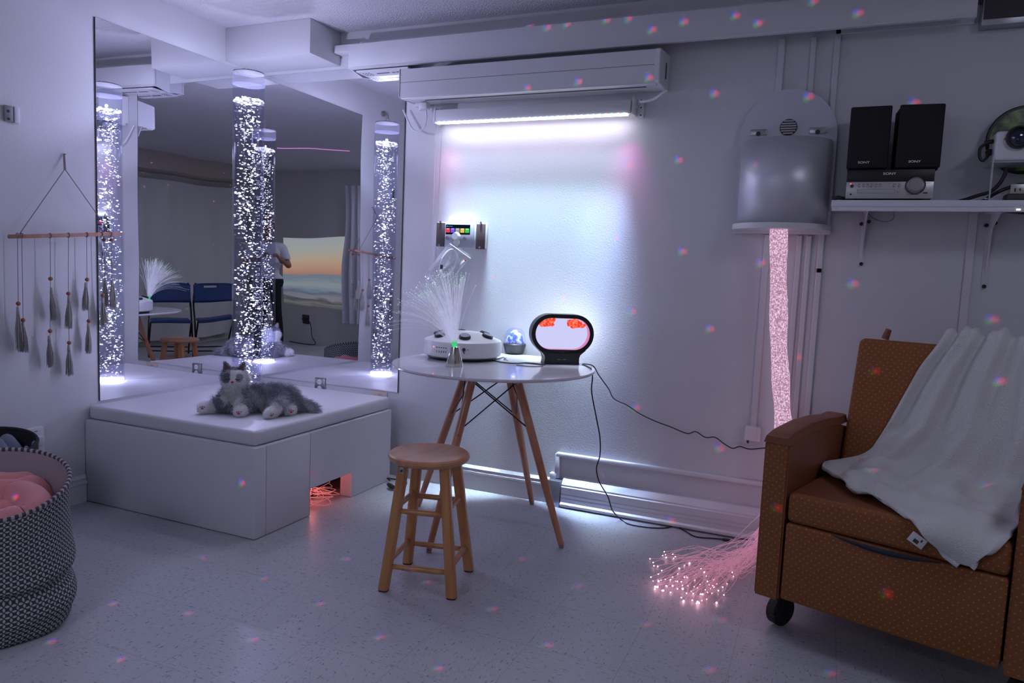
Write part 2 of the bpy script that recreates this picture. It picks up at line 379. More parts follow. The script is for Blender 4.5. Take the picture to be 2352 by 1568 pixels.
# ---------------------------------------------------------------- outlets
def outlet(lab, c, nrm, m, w=.07, hh=.115, d=.004, facem=None):
    t = wthing('wall_outlet', lab, 'outlet', c); x, y, z = c
    if nrm == 'y':
        box('plate', (x-w/2, x+w/2, -d, 0, z-hh/2, z+hh/2), m, t, bev=.0015); f = bmesh.new()
        for s in (-.02, .02): cyl(f, (x, -d, z+s), (x, -d-.002, z+s), .016, seg=24)
        f.free()
        for s in (-.02, .02):
            fo = cylo('socket', (x, -d, z+s), (x, -d-.002, z+s), .016, facem or m, t)
            for q in (-.006, .006): box('slot', (x+q-.001, x+q+.001, -d-.0026, -d-.001, z+s-.004, z+s+.004), m_black, fo)
    return t
outlet('steel outlet plate let into the bottom edge of the rear mirror', (.492, 0, .470), 'y', m_steel, w=.072, hh=.085, d=.014, facem=m_plastic)
outlet('beige outlet plate below the right mirror corner, half hidden by the platform', (.908, 0, .435), 'y', mat('beige_plastic', (.62, .52, .42), .4), hh=.075, w=.10)
t = wthing('wall_outlet', 'grey plate with two black holes high on the left wall at the frame edge', 'wall plate', (0, -1.47, 1.77))
a, b = at(8, 240, 0, .006), at(32, 282, 0, .006)
box('plate', (0, .012, a.y, b.y, b.z, a.z), m_grey, t, bev=.004); bm = bmesh.new()
for q in ((19, 255), (20, 273)): p = at(*q, 0, .0125); cyl(bm, (.011, p.y, p.z), (.0135, p.y, p.z), .006, seg=16)
obj('hole', bm, m_black, t); bm = bmesh.new(); B(bm, 0, .016, b.y-.002, b.y+.02, b.z-.001, a.z, bev=.002); obj('side_cover', bm, m_white, t)
t = wthing('wall_outlet', 'white outlet with a small plug-in adapter low on the left wall behind the basket', 'outlet', (0, -1.38, .38))
a, b = at(63, 985, 0, .012), at(100, 1040, 0, .012)
pl = box('plate', (0, .02, a.y, b.y, b.z-.01, a.z), m_plastic, t, bev=.003)
box('marking', (.0198, .0205, a.y+.025, b.y-.03, a.z-.018, a.z-.013), m_grey, t); a, b = at(74, 1002, 0, .03), at(96, 1020, 0, .03)
box('plug_adapter', (.02, .05, a.y, b.y, b.z-.004, a.z-.004), m_white, t, bev=.003)

# ---------------------------------------------------------------- air curtain heater unit
t = wthing('air_conditioner', 'long white wall unit with a dark slot mounted above the light bar', 'air unit', (1.78, 0, 2.05))
bm = bmesh.new(); prism(bm, [(-.012, 2.058), (-.20, 2.054), (-.20, 2.128), (-.1985, 2.1295), (-.20, 2.131), (-.20, 2.196), (-.012, 2.214)], 1.318, Matrix(((0, 1, 0, 1.114), (1, 0, 0, 0), (0, 0, 1, 0), (0, 0, 0, 1)))); 
obj('casing', bm, m_white, t, ang=20)
box('seam', (1.114, 2.432, -.2004, -.199, 2.1285, 2.1305), m_grey, t)
for s in (1.108, 2.432):
    bm = bmesh.new(); prism(bm, [(0, 2.054), (-.196, 2.052), (-.203, 2.06), (-.203, 2.194), (-.195, 2.2), (0, 2.218)], .026 if s > 2 else .008, Matrix(((0, 1, 0, s), (1, 0, 0, 0), (0, 0, 1, 0), (0, 0, 0, 1))), bev=.003); obj('end_cap', bm, m_plastic, t)
box('vent_slot', (1.22, 2.38, -.150, -.112, 2.0535, 2.0565), m_dgrey, t)
box('bottom_rail', (1.12, 2.44, -.196, -.152, 2.048, 2.056), m_plastic, t, bev=.002)
bm = bmesh.new(); V, F = [], []
for i in range(9):
    a = PI/2*i/8; V += [(1.30, -.03-.07*math.sin(a), 2.052-.055*(1-math.cos(a))), (2.36, -.03-.07*math.sin(a), 2.052-.055*(1-math.cos(a)))]
for i in range(8): F.append((2*i, 2*i+1, 2*i+3, 2*i+2))
cylo('side_grip', (2.4575, -.07, 2.12), (2.4595, -.07, 2.12), .001, m_black, t)
box('side_slot', (2.4575, 2.4600, -.085, -.068, 2.095, 2.165), m_black, t); 
bm = bmesh.new(); cyl(bm, (1.16, -.05, 2.02), (1.16, -.05, 2.058), .016, seg=12); B(bm, 1.12, 1.19, -.06, -.01, 2.04, 2.058); obj('cable_gland', bm, m_plastic, t)
# plug and cable hanging at the left under the unit
t = wthing('power_plug', 'white power plug hanging below the left end of the wall unit', 'plug', tuple(at(975, 250, 1, -.07)))
p = at(977, 246, 1, -.075); box('plug_body', (p.x-.025, p.x+.02, -.10, -.06, p.z-.012, p.z+.02), m_white, t, bev=.004)
cable('cable', [at(978, 250, 1, -.08), at(980, 268, 1, -.075), at(975, 290, 1, -.06), at(963, 302, 1, -.05), at(948, 297, 1, -.04), at(936, 275, 1, -.035), at(926, 252, 1, -.03)], .0045, m_white, t)
tag(cable('white_cable', [at(1534, 208, 1, -.12), at(1524, 212, 1, -.12), at(1505, 226, 1, -.10), at(1485, 232, 1, -.09), at(1470, 233, 1, -.08)], .006, m_white), 'white cable sagging from the wall unit to the right light bar bracket', 'cable')
tag(cable('pull_string', [at(1002, 288, 1, -.02), at(990, 600, 1, -.015), at(982, 800, 1, -.012), at(980, 872, 1, -.012)], .0016, m_white), 'thin white string hanging down the wall left of the light beam', 'string')

# ---------------------------------------------------------------- LED wall washer bar
t = wthing('light_bar', 'slim white light bar under the wall unit washing the wall with light', 'light', (1.79, 0, 1.96))
bm = bmesh.new(); B(bm, 1.262, 2.302, -.082, -.05, 1.948, 2.012, bev=.003); B(bm, 1.262, 2.302, -.05, -.03, 1.975, 2.0); obj('housing', bm, m_white, t)
es = bmesh.new(); B(es, 1.27, 2.29, -.0835, -.062, 1.940, 1.9495, bev=.002); obj('led_strip', es, emis('led_white', (.93, .88, 1), 8), t)
leds = []
m_rgb = emis('rgb_diodes', (1, 1, 1), 3.0); N, L = m_rgb.node_tree.nodes, m_rgb.node_tree.links; e = [n for n in N if n.type == 'EMISSION'][0]
g = N.new('ShaderNodeNewGeometry'); sx_ = N.new('ShaderNodeSeparateXYZ'); L.new(g.outputs['Position'], sx_.inputs[0]); u = mth(N, L, 'FRACT', mth(N, L, 'MULTIPLY', sx_.outputs[0], 1/.03))
c1 = mixc(N, L, mth(N, L, 'GREATER_THAN', u, .33), (1, .08, .2), (.1, .3, 1)); L.new(mixc(N, L, mth(N, L, 'GREATER_THAN', u, .66), c1, (.2, 1, .4)), e.inputs[0])
lbl(box('diode_row', (1.28, 2.28, -.0845, -.0825, 1.9485, 1.9515), m_rgb, t), 'row of tiny red, green and blue diodes')
for s in (1.245, 2.306):
    bm = bmesh.new(); B(bm, s, s+.012, -.075, -.0, 1.945, 2.025, bev=.003); B(bm, s-.004 if s < 2 else s+.012, s+.012 if s < 2 else s+.045, -.02, 0, 1.94, 2.03, bev=.002)
    cyl(bm, (s-.01, -.05, 1.985), (s+.022, -.05, 1.985), .009, seg=12); obj('bracket', bm, m_plastic, t)
for z in (1.95, 1.985, 2.02): cylo('screw_hole', (2.338, -.0205, z), (2.338, -.022, z), .0035, m_dgrey, t, seg=10)

# ---------------------------------------------------------------- wall control panel and bag
t = wthing('control_panel', 'wall control panel with a small screen of five coloured icons', 'control panel', (1.40, 0, 1.31))
box('backplate', (1.256, 1.552, -.024, 0, 1.302, 1.436), m_plastic, t, bev=.004)
m_wenge = mat('dark_wood_panel', (.085, .06, .058), .5)
box('side_panel', (1.259, 1.308, -.03, -.02, 1.306, 1.432), m_wenge, t, bev=.002); box('side_panel', (1.497, 1.549, -.03, -.02, 1.298, 1.428), m_wenge, t, bev=.002)
fp = box('face', (1.312, 1.484, -.032, -.02, 1.304, 1.432), mat('panel_face', (.42, .42, .50), .35), t, bev=.003)
scn = box('screen', (1.318, 1.463, -.0335, -.031, 1.371, 1.423), emis('screen_dark', (.004, .006, .014), 1), t)
for i, c in enumerate(((.75, .04, .10), (.13, .10, .62), (.28, .28, .33), (.62, .48, .08), (.04, .52, .09))):
    x = 1.320+.0287*i; k = box('icon', (x, x+.024, -.0345, -.033, 1.381, 1.404), emis('icon%d' % i, c, 1.1), scn)
    box('gloss', (x+.004, x+.02, -.0348, -.0340, 1.398, 1.4025), emis('icon_gloss%d' % i, tuple(min(1, .35+v) for v in c), 1.0), scn)
bm = bmesh.new(); B(bm, 1.333, 1.36, -.0345, -.033, 1.4125, 1.4155); cyl(bm, (1.327, -.033, 1.414), (1.327, -.0346, 1.414), .004, seg=12); obj('caption_bar', bm, emis('caption_blue', (.06, .25, .5), 1), scn)
for x, z in ((1.331, 1.352), (1.435, 1.35)):
    bm = bmesh.new(); cyl(bm, (x, -.031, z), (x, -.042, z), .0115, .009, seg=20); obj('knob', bm, m_chrome, t)
bm = bmesh.new(); cyl(bm, (1.385, -.031, 1.362), (1.385, -.055, 1.362), .023, .018, seg=28); cyl(bm, (1.385, -.031, 1.33), (1.385, -.04, 1.33), .02, .016, seg=28); obj('dial', bm, m_plastic, t)
for x, z in ((1.284, 1.437), (1.525, 1.434), (1.281, 1.312), (1.523, 1.307)): cylo('screw', (x, -.026, z), (x, -.036, z), .006, m_chrome, t, seg=14)
# small backlight over the panel
lamp('panel_glow', 'AREA', (1.40, -.014, 1.441), .06, (.85, .85, 1), parent=None, shape='RECTANGLE', size=.15, size_y=.012, target=(1.40, 0.0, 1.6))
box('glow_strip', (1.33, 1.475, -.018, -.008, 1.436, 1.4385), emis('panel_led', (.9, .9, 1), 5), t)
# polythene bag with a coiled cable: local plane u (right), v (up), tilted
t = wthing('plastic_bag', 'clear zip bag holding a coiled white cable, hanging from the control panel', 'bag', tuple(at(1030, 600, 1, -.05)))
c0 = [(1032, 553), (1084, 584), (1080, 600), (1018, 672), (974, 634), (1010, 590)]
corn = [at(1034, 553, 1, -.05), at(1083, 588, 1, -.04), at(1016, 668, 1, -.03), at(973, 633, 1, -.03)]
n = 26; V, F = [], []
for side in (0, 1):
    for i in range(n+1):
        for j in range(n+1):
            u, v = i/n, j/n; p = corn[0].lerp(corn[1], u).lerp(corn[3].lerp(corn[2], u), v)
            bul = (math.sin(PI*u)*math.sin(PI*v))**.6
            w = .0045*math.sin(14*u+5*v+3*side)*bul+.002*math.sin(23*v-9*u+side)*bul
            y = p.y+(-.014*bul if side == 0 else .012*bul)+w; V.append((p.x, min(y, -.004), p.z))
    b0 = side*(n+1)**2
    for i in range(n):
        for j in range(n): q = b0+i*(n+1)+j; F.append((q, q+1, q+n+2, q+n+1))
rawobj('bag_film', V, F, m_bag, t)
zs = [corn[0].lerp(corn[1], .02+.96*k/8)+Vector((0, -.006, -.014)) for k in range(9)]; rawobj('zip_seal', *tube_vf(zs, .0022, 6), m_white, t)
ctr = at(1030, 603, 1, -.042); ex_ = Vector((.8, 0, -.25)).normalized(); pts = []
for i in range(6*30):
    a = 2*PI*i/30; r = 1+.05*math.sin(i*.37)
    pts.append(ctr+Vector((.047*r*math.cos(a)+.012*math.sin(a), .003*math.sin(i*.21)+.002*(i//30-2)*.6, .068*r*math.sin(a)+.01*math.cos(a))))
V, F = tube_vf(pts, .0030, 6); tag(rawobj('coiled_cable', V, F, mat('white_cable_jacket', (.85, .85, .88), .4)), 'coil of thin white cable inside the clear plastic bag', 'cable')
p = at(1063, 604, 1, -.05); Mx = Matrix.Translation(p) @ Matrix.Rotation(R_(-50), 4, 'Y')
cx = thing('cable_connector', 'small white connector with a red tip inside the clear bag', 'connector', p)
cx.rotation_euler = (0, R_(-50), 0)
box('connector_body', (-.016, .016, -.005, .005, -.006, .006), m_white, cx, bev=.002); lbl(box('tip', (.0165, .024, -.004, .004, -.004, .004), mat('red_plastic', (.6, .03, .08), .4), cx, bev=.001), 'red tip')
box('label_patch', (1.300, 1.316, -.0495, -.0485, 1.185, 1.208), m_dgrey, t)
# ================================================================ PLATFORM, BUBBLE TUBE
t = wthing('padded_platform', 'low white vinyl padded platform filling the mirrored corner', 'platform', (.52, -.6, 0))
box('front_panel', (.004, 1.05, -1.148, -1.078, .002, .40), m_vinyl, t, bev=.006)
box('side_panel', (.98, 1.05, -1.0775, -.7865, .002, .399), m_vinyl, t, bev=.004)
bm = bmesh.new(); prism(bm, [(-.7855, .002), (-.7855, .399), (-.10, .399), (-.10, .002), (-.456, .002), (-.456, .131), (-.7855+.0001, .131)], .07, Matrix(((0, 1, 0, .98), (1, 0, 0, 0), (0, 0, 1, 0), (0, 0, 0, 1))))
bmesh.ops.remove_doubles(bm, verts=bm.verts, dist=.0002); obj('side_panel', bm, m_vinyl, t)
box('rear_panel', (.06, .98, -.14, -.10, .002, .399), m_vinyl, t); box('inner_board', (.004, .98, -1.078, -.14, .385, .399), m_dgrey, t)
CT = .468
bm = bmesh.new(); n = 24; B(bm, .006, 1.032, -1.130, -.085, .401, CT, bev=.016, seg=3); obj('top_cushion', bm, m_vinyl, t)
# pink light inside the cut-out
V, F = [], []
for i in range(26):
    p = Vector((.55+.3*random.random(), -.62+.25*random.random(), .02)); pts = [p]
    for k in range(5): pts.append(Vector((random.uniform(.6, 1.03), random.uniform(-.78, -.47), random.uniform(.006, .04 if k > 2 else .1))))
    tube_vf(spline(pts, 7), .0014, 4, V, F)
g = tag(rawobj('optic_fibres', V, F, mat('fibre_clear_pink', (.8, .5, .5), .25, emit=(1, .25, .25), es=.28)), 'tangle of pink-lit fibre strands inside the platform cut-out', 'fibre strands', kind='stuff')
lamp('fibre_glow', 'POINT', (.90, -.60, .09), .42, (1, .22, .20), shadow_soft_size=.03)
bm = bmesh.new(); B(bm, .70, .90, -.60, -.42, .002, .075, bev=.01); B(bm, .86, .93, -.50, -.42, .06, .12, bev=.005)
tag(obj('power_supply', bm, m_black), 'black power supply box half hidden inside the platform cut-out', 'power supply')
cb = cable('black_cable', [(.80, -.5, .07), (.88, -.55, .10), (.93, -.47, .09), (.96, -.40, .12), (.97, -.35, .10)], .006, m_black); tag(cb, 'black cable bent inside the platform cut-out', 'cable')
t = wthing('power_plug', 'small black plug lying on the floor behind the round stool', 'plug', (1.13, -.12, 0))
a = at(892, 1112, 2, .02); b = at(903, 1119, 2, .02); V, F = tube_vf([a, a.lerp(b, .5), b], [.010, .014, .011], 10); rawobj('plug_body', V, F, m_black, t)
cable('cord', [at(896, 1103, 2, .02), at(890, 1098, 2, .03), at(905, 1100, 2, .004), at(930, 1103, 2, .004), at(933, 1112, 2, .004), at(922, 1120, 2, .004), at(905, 1119, 2, .015)], .004, m_black, t)

TX, TY, TR = .508, -.622, .0745
t = wthing('bubble_tube', 'tall clear bubble tube glowing white on the padded platform in the mirrored corner', 'bubble lamp', (TX, TY, CT))
bm = bmesh.new()
lathe(bm, [(TR, CT+.002), (TR, 2.085)], (TX, TY, 0), 64); obj('tube_wall', bm, m_acryl, t)
lathe_bm = bmesh.new(); lathe(lathe_bm, [(TR-.006, CT+.01), (TR-.006, 1.975)], (TX, TY, 0), 48); obj('inner_wall', lathe_bm, glassy('water', (.90, .91, .97), .015), t)
m_cap = mat('frosted_cap', (.11, .11, .13), .35, alpha=.30)
cp = latheo('cap', [(TR+.002, 2.05), (TR+.002, 2.105), (TR-.004, 2.108), (0, 2.108)], m_cap, t, (TX, TY, 0), 56)
bm = bmesh.new()
for i in range(-6, 7):
    w = math.sqrt(max(0, TR**2-(i*.0105)**2))-.004
    if w > .01: B(bm, TX-w, TX+w, TY+i*.0105-.0022, TY+i*.0105+.0022, 2.107, 2.113)
obj('rib', bm, mat('cap_rib', (.16, .16, .19), .4, alpha=.6), cp)
latheo('base_light', [(TR-.002, CT+.0005), (TR-.002, CT+.012), (0, CT+.012)], emis('tube_base', (.86, .84, 1), 11), t, (TX, TY, 0), 48)
latheo('collar', [(TR+.001, CT+.0003), (TR+.006, CT+.004), (TR+.001, CT+.01)], m_acryl, t, (TX, TY, 0), 48)
m_bub = emis('bubble_light', (.70, .70, 1), .55, (1, 1, 1), 45, 4.5)
# bubbles: small flattened blobs rising in clusters
ib = bmesh.new(); bmesh.ops.create_icosphere(ib, subdivisions=2, radius=1); IV = np.array([v.co[:] for v in ib.verts]); IF = np.array([[v.index for v in f.verts] for f in ib.faces]); ib.free()
def blobs(name, C, S, m, parent):
    n = len(C); V = (IV[None]*S[:, None, :]+C[:, None, :]).reshape(-1, 3); F = (IF[None]+(np.arange(n)*len(IV))[:, None, None]).reshape(-1, 3)
    o = rawobj(name, V.tolist(), F.tolist(), m, parent); return o
cl = [(rng.uniform(-.6, .6), rng.uniform(-.6, .6), z) for z in np.linspace(.50, 1.93, 26)]
C, S = [], []
for i in range(1150):
    if rng.random() < .33: a = rng.uniform(0, 2*PI); r = (TR-.010)*math.sqrt(rng.random()); z = rng.uniform(.485, 1.97); x, y = r*math.cos(a), r*math.sin(a)
    else:
        c = cl[rng.integers(len(cl))]; x = c[0]*TR+rng.normal(0, .024); y = c[1]*TR+rng.normal(0, .024); z = c[2]+rng.normal(0, .03)
        if math.hypot(x, y) > TR-.010 or not .485 < z < 1.972: continue
    s = rng.choice([.0016, .0024, .0034, .0044], p=[.26, .32, .27, .15])*rng.uniform(.8, 1.2)
    C.append((TX+x, TY+y, z)); S.append((s*rng.uniform(1, 1.9), s*rng.uniform(1, 1.9), s*rng.uniform(.6, .95)))
bb = blobs('bubbles', np.array(C), np.array(S), m_bub, t); bb['kind'] = 'stuff'
C, S = [], []
for i in range(230):
    a = rng.uniform(0, 2*PI); r = (TR-.009)*math.sqrt(rng.random()); s = rng.uniform(.003, .008); C.append((TX+r*math.cos(a), TY+r*math.sin(a), 1.975+rng.uniform(-.008, .007))); S.append((s*1.3, s*1.3, s*.7))
fm = blobs('foam', np.array(C), np.array(S), m_bub, t); fm['kind'] = 'stuff'
for z, e in ((.60, 2.0), (.85, 2.4), (1.15, 2.4), (1.45, 2.4), (1.75, 2.6), (1.93, 3.2), (2.0, 9)):
    lamp('tube_lamp', 'POINT', (TX, TY, z), e, (.66, .665, 1), shadow_soft_size=.006)

# ---------------------------------------------------------------- plush cat
def blob(name, caps, vox, smooth=6, skip=None):
    bm = bmesh.new()
    for c in caps:
        p0, p1, r0, r1 = Vector(c[0]), Vector(c[1]), c[2], c[3]; d = (p1-p0).length; n = max(2, int(d/(min(r0, r1)*.45))+1)
        if d < 1e-6: n = 1
        for k in range(n):
            f = k/max(1, n-1); bmesh.ops.create_icosphere(bm, subdivisions=2, radius=r0+(r1-r0)*f, matrix=Matrix.Translation(p0.lerp(p1, f)) @ Matrix.Diagonal((*(c[4] if len(c) > 4 else (1, 1, 1)), 1)))
    me = bpy.data.meshes.new(name); bm.to_mesh(me); bm.free(); o = bpy.data.objects.new(name, me); COL.objects.link(o)
    r = o.modifiers.new('r', 'REMESH'); r.mode = 'VOXEL'; r.voxel_size = vox
    s = o.modifiers.new('s', 'SMOOTH'); s.factor = .5; s.iterations = smooth
    dg = bpy.context.evaluated_depsgraph_get(); dg.update(); me2 = bpy.data.meshes.new_from_object(o.evaluated_get(dg)); bpy.data.objects.remove(o)
    return me2
cat = thing('plush_cat', 'grey and white fluffy toy cat lying on the padded platform', 'toy cat', (.655, -.905, CT), R_(35))
caps = [((.03, .02, .165), (.03, .02, .165), .056, .056, (1.14, .95, .93)), ((.03, -.018, .150), (.03, -.018, .150), .026, .026), ((.005, -.008, .152), (.055, -.008, .152), .030, .030),
    ((.03, .025, .14), (.03, .03, .05), .050, .066), ((.03, .03, .06), (.12, .04, .066), .062, .060), ((.10, .04, .07), (.25, .03, .066), .060, .066), ((.25, .02, .06), (.29, .0, .05), .058, .045),
    ((-.01, -.005, .06), (-.075, -.005, .03), .035, .026), ((-.08, -.01, .027), (-.098, -.022, .028), .029, .030),
    ((.055, -.01, .06), (.072, -.06, .035), .036, .030), ((.075, -.075, .028), (.072, -.088, .028), .029, .029),
    ((.24, -.01, .06), (.245, -.07, .055), .052, .036), ((.25, -.075, .052), (.212, -.122, .026), .026, .026), ((.205, -.128, .024), (.212, -.125, .024), .026, .026),
    ((.28, 0, .045), (.285, -.045, .035), .036, .030), ((.288, -.055, .028), (.292, -.06, .03), .030, .028),
    ((.30, .02, .04), (.345, .035, .03), .030, .026), ((.345, .035, .03), (.405, .012, .016), .026, .014)]
def earmesh(bm, x, tilt):
    M = Matrix.Translation((x, .016, .219)) @ Matrix.Rotation(tilt, 4, 'Y') @ Matrix.Diagonal((1, .36, 1, 1)); bmesh.ops.create_cone(bm, cap_ends=True, segments=14, radius1=.024, radius2=.0065, depth=.048, matrix=M)
cme = blob('body', caps, .0045, 5)
bm = bmesh.new(); bm.from_mesh(cme)
earmesh(bm, -.006, R_(-20)); earmesh(bm, .064, R_(20)); bm.to_mesh(cme); bm.free()
def catcol(p, n=None):
    x, y, z = p
    if z > .118 and x < .10 and y < .09:       # head
        if z > .205: return (.20, .17, .19)
        if y < -.005 and abs(x-.03) < .014+.10*max(0, .165-z): return (.84, .84, .86)
        if y < .03 and ((x-.004)/.020)**2+((z-.172)/.022)**2 < 1: return (.17, .17, .20)
        if y < .03 and ((x-.0)/.028)**2+((z-.182)/.034)**2 < 1: return (.33, .33, .37)
        if y < .03 and ((x-.057)/.018)**2+((z-.172)/.018)**2 < 1: return (.38, .38, .43)
        if z > .190 and x < .02: return (.22, .22, .25)
        return (.80, .80, .82)
    if y < .01 and x < .075 and z > .035 and x > -.025 and abs(x-.022) < .044+.016*math.sin(110*z+40*y)*math.sin(60*x+9) and z > .045+.02*math.sin(90*x): return (.80, .80, .80)   # bib
    for q, r in (((-.092, -.018, .028), .046), ((.073, -.082, .028), .033), ((.215, -.115, .03), .048), ((.243, -.088, .045), .022), ((.291, -.062, .028), .031)):
        if (Vector(p)-Vector(q)).length < r: return (.86, .86, .86)
    k = min(1, max(0, .5+.6*math.sin(34*x+23*z+2*math.sin(40*y))*math.cos(31*y+17*x+12*z)+.15*math.sin(90*x+40*z)))
    return (.26+.34*k**1.5, .26+.34*k**1.5, .31+.34*k**1.5)
m_fur = mat('cat_fur', (.5, .5, .5), .85, sheen=.15); N_, L_, b_ = nodes(m_fur); at_ = N_.new('ShaderNodeAttribute'); at_.attribute_name = 'Col'; L_.new(at_.outputs['Color'], b_.inputs['Base Color'])
ca = cme.color_attributes.new('Col', 'FLOAT_COLOR', 'POINT')
ca.data.foreach_set('color', [c for v in cme.vertices for c in (*catcol(v.co), 1)])
cme.materials.clear(); cb = link('body', cme, m_fur, cat)
# fur strands: thin tapering blades rooted on the body
cme.calc_loop_triangles(); tri = [(tuple(t_.vertices), t_.area, t_.normal.copy()) for t_ in cme.loop_triangles]
ar = np.array([a[1] for a in tri]); idx = rng.choice(len(tri), size=42000, p=ar/ar.sum()); V, F, CC = [], [], []
vc = [v.co.copy() for v in cme.vertices]
for i in idx:
    (a, b, c), _, nn = tri[i]; u, v = rng.random(), rng.random()
    if u+v > 1: u, v = 1-u, 1-v
    p = vc[a]+(vc[b]-vc[a])*u+(vc[c]-vc[a])*v; c0_ = catcol(p); head = p.z > .118 and p.x < .1
    white = c0_[0] > .6
    if p.z < .006: continue
    ln = .009 if (head and p.y < .01) else (.016 if head else (.010 if white and p.z < .055 else (.02 if white else .030)))
    if p.z > .20 and head: ln = .006
    flow = Vector((.55, -.25, -.75)) if not head else Vector(((p.x-.03)*12, -.1, -.25))
    if p.x > .3: flow = Vector((.9, -.2, -.2))
    d = (nn*.75+flow*.6+Vector(rng.normal(0, .30, 3))).normalized(); sd = d.cross(Vector(rng.normal(0, 1, 3))).normalized()*.0006
    l = ln*rng.uniform(.6, 1.25); q0 = p-nn*.001; q1 = p+d*l*.55+Vector((0, 0, -.0008)); q2 = p+(d+Vector((0, 0, -.45))*.35).normalized()*l
    if q1.z < .001: q1.z = .001
    if q2.z < .001: q2.z = .001
    k = len(V); V += [q0-sd, q0+sd, q1+sd*.8, q1-sd*.8, q2]; F += [(k, k+1, k+2, k+3), (k+3, k+2, k+4)]
    br = rng.uniform(.45, 1.7) if not white else rng.uniform(.85, 1.15); CC += [tuple(min(.92, c*br) for c in c0_)]*5
fo = rawobj('fur', V, F, m_fur, cat, smooth=False); fo['kind'] = 'stuff'
ca = fo.data.color_attributes.new('Col', 'FLOAT_COLOR', 'POINT'); ca.data.foreach_set('color', [c for q in CC for c in (*q, 1)])
bm = bmesh.new(); sph(bm, (.030, -.047, .155), .006, 2, (1.1, .6, .8)); lbl(obj('nose', bm, mat('red_nose', (.45, .03, .06), .4), cat), 'small red nose')
for x, r in ((.008, .008), (.052, -.006)):
    e = cable('eye', [(x-.010, -.037, .168+r*.1), (x, -.044, .1655), (x+.010, -.038, .168)], .0019, m_black, cat, 4, 6); lbl(e, 'closed dark eye')
rawobj('mouth', *tube_vf([(.030, -.048, .151), (.030, -.047, .144), (.036, -.045, .141)], .0009, 5), mat('mouth_pink', (.35, .1, .13), .6), cat)
for (x, y, z), nn in (((-.100, -.050, .030), (-.2, -1, 0)), ((.070, -.116, .020), (0, -1, -.3)), ((.216, -.150, .018), (.1, -1, 0)), ((.300, -.088, .022), (.2, -1, 0))):
    bm = bmesh.new(); sph(bm, (x, y, z), .006, 2, (1.1, .7, .9))
    for q in (-.009, 0, .009): sph(bm, (x+q, y+.001, z+.010-abs(q)*.3), .0032, 1)
    lbl(obj('paw_pad', bm, mat('paw_red', (.50, .035, .05), .5), cat), 'red paw pad')
for x in (-.006, .064):
    bm = bmesh.new(); M = Matrix.Translation((x, .0085, .219)) @ Matrix.Rotation(R_(-20 if x < 0 else 20), 4, 'Y') @ Matrix.Diagonal((1, .2, 1, 1)); bmesh.ops.create_cone(bm, cap_ends=True, segments=10, radius1=.016, radius2=.003, depth=.036, matrix=M)
    lbl(obj('inner_ear', bm, mat('ear_mauve', (.16, .09, .11), .8), cat), 'dark mauve inner ear')

# ---------------------------------------------------------------- tassel wall hanging
X0 = .032
def hp_(px, py): return at(px, py, 0, X0)
t = wthing('wall_hanging', 'wooden dowel wall hanging with beads and grey tassels on the left wall', 'wall hanging', tuple(hp_(148, 540)))
V, F = tube_vf([hp_(20, 543), hp_(80, 542), hp_(150, 540), hp_(274, 537)], .0085, 12); rawobj('dowel', V, F, m_rod, t)
m_cord = mat('natural_cord', (.30, .25, .25), .9); m_tas = mat('grey_yarn', (.42, .40, .37), .95, bump=(300, .001)); m_bead = mat('brown_bead', (.30, .11, .07), .5)
ap = hp_(149, 388); tp = at(148, 354, 0, .004)
cable('hanging_loop', [tp, ap+Vector((0, .003, 0)), ap, ap-Vector((0, .003, 0)), tp-Vector((0, .004, 0))], .0022, m_cord, t, 3, 6)
cylo('nail', (0, tp.y, tp.z), (.015, tp.y, tp.z), .0025, m_steel, t)
for q in ((45, 537), (253, 534)): cable('hanging_cord', [ap, ap.lerp(hp_(*q), .5), hp_(*q)], .0019, m_cord, t, 3, 6)
def tassel(a, b, w):
    V, F = [], []; a = Vector(a); b = Vector(b); L = (a-b).length
    tube_vf([a+Vector((0, 0, .004)), a, a-Vector((0, 0, L*.18))], [.002, w*.35, w*.45], 10, V, F)
    for i in range(60):
        an = rng.uniform(0, 2*PI); r = w*rng.uniform(.1, .55); r2 = w*rng.uniform(.2, 1.05); e = b+Vector((r2*math.cos(an), r2*math.sin(an), L*rng.uniform(-.04, .1)))
        s = a-Vector((0, 0, L*.10))+Vector((r*.5*math.cos(an), r*.5*math.sin(an), 0)); m_ = s.lerp(e, .55)+Vector((r*.6*math.cos(an), r*.6*math.sin(an), 0))
        if e.x < .004: e.x = .004
        if m_.x < .004: m_.x = .004
        tube_vf([s, m_, e], [.0012, .0012, .0008], 4, V, F)
    return V, F
strings = [((40, 541), [((42, 697), (41, 705), (46, 806))]), ((50, 541), [((53, 735), (53, 741), (56, 808))]),
    ((115, 541), [((116, 640), (118, 662), (124, 734)), ((115, 760), (113, 772), (116, 842))]),
    ((157, 540), [((157, 674), (158, 680), (158, 754)), ((159, 787), (158, 793), (159, 862))]),
    ((199, 539), [((200, 642), (197, 650), (196, 712)), ((204, 737), (203, 742), (203, 810))]),
    ((233, 538), [((236, 678), (236, 684), (238, 750))]), ((254, 538), [((256, 551), (258, 645), (259, 706))])]
for top, items in strings:
    rr = hp_(*top); ring = bmesh.new(); 
    rawobj('knot', *tube_vf([rr+Vector((.0105*math.cos(a), 0, .0105*math.sin(a))) for a in np.linspace(0, 2*PI, 13)], .002, 6), m_cord, t)
    pts = [rr-Vector((0, 0, .009))]+[hp_(*it[0]) for it in items]+[hp_(*items[-1][1])]; cable('cord', pts, .0014, m_cord, t, 3, 5)
    for bd, a, b in items:
        bm = bmesh.new(); sph(bm, hp_(*bd), .0095, 2); obj('bead', bm, m_bead, t)
        rawobj('tassel', *tassel(hp_(*a), hp_(*b), .016), m_tas, t)

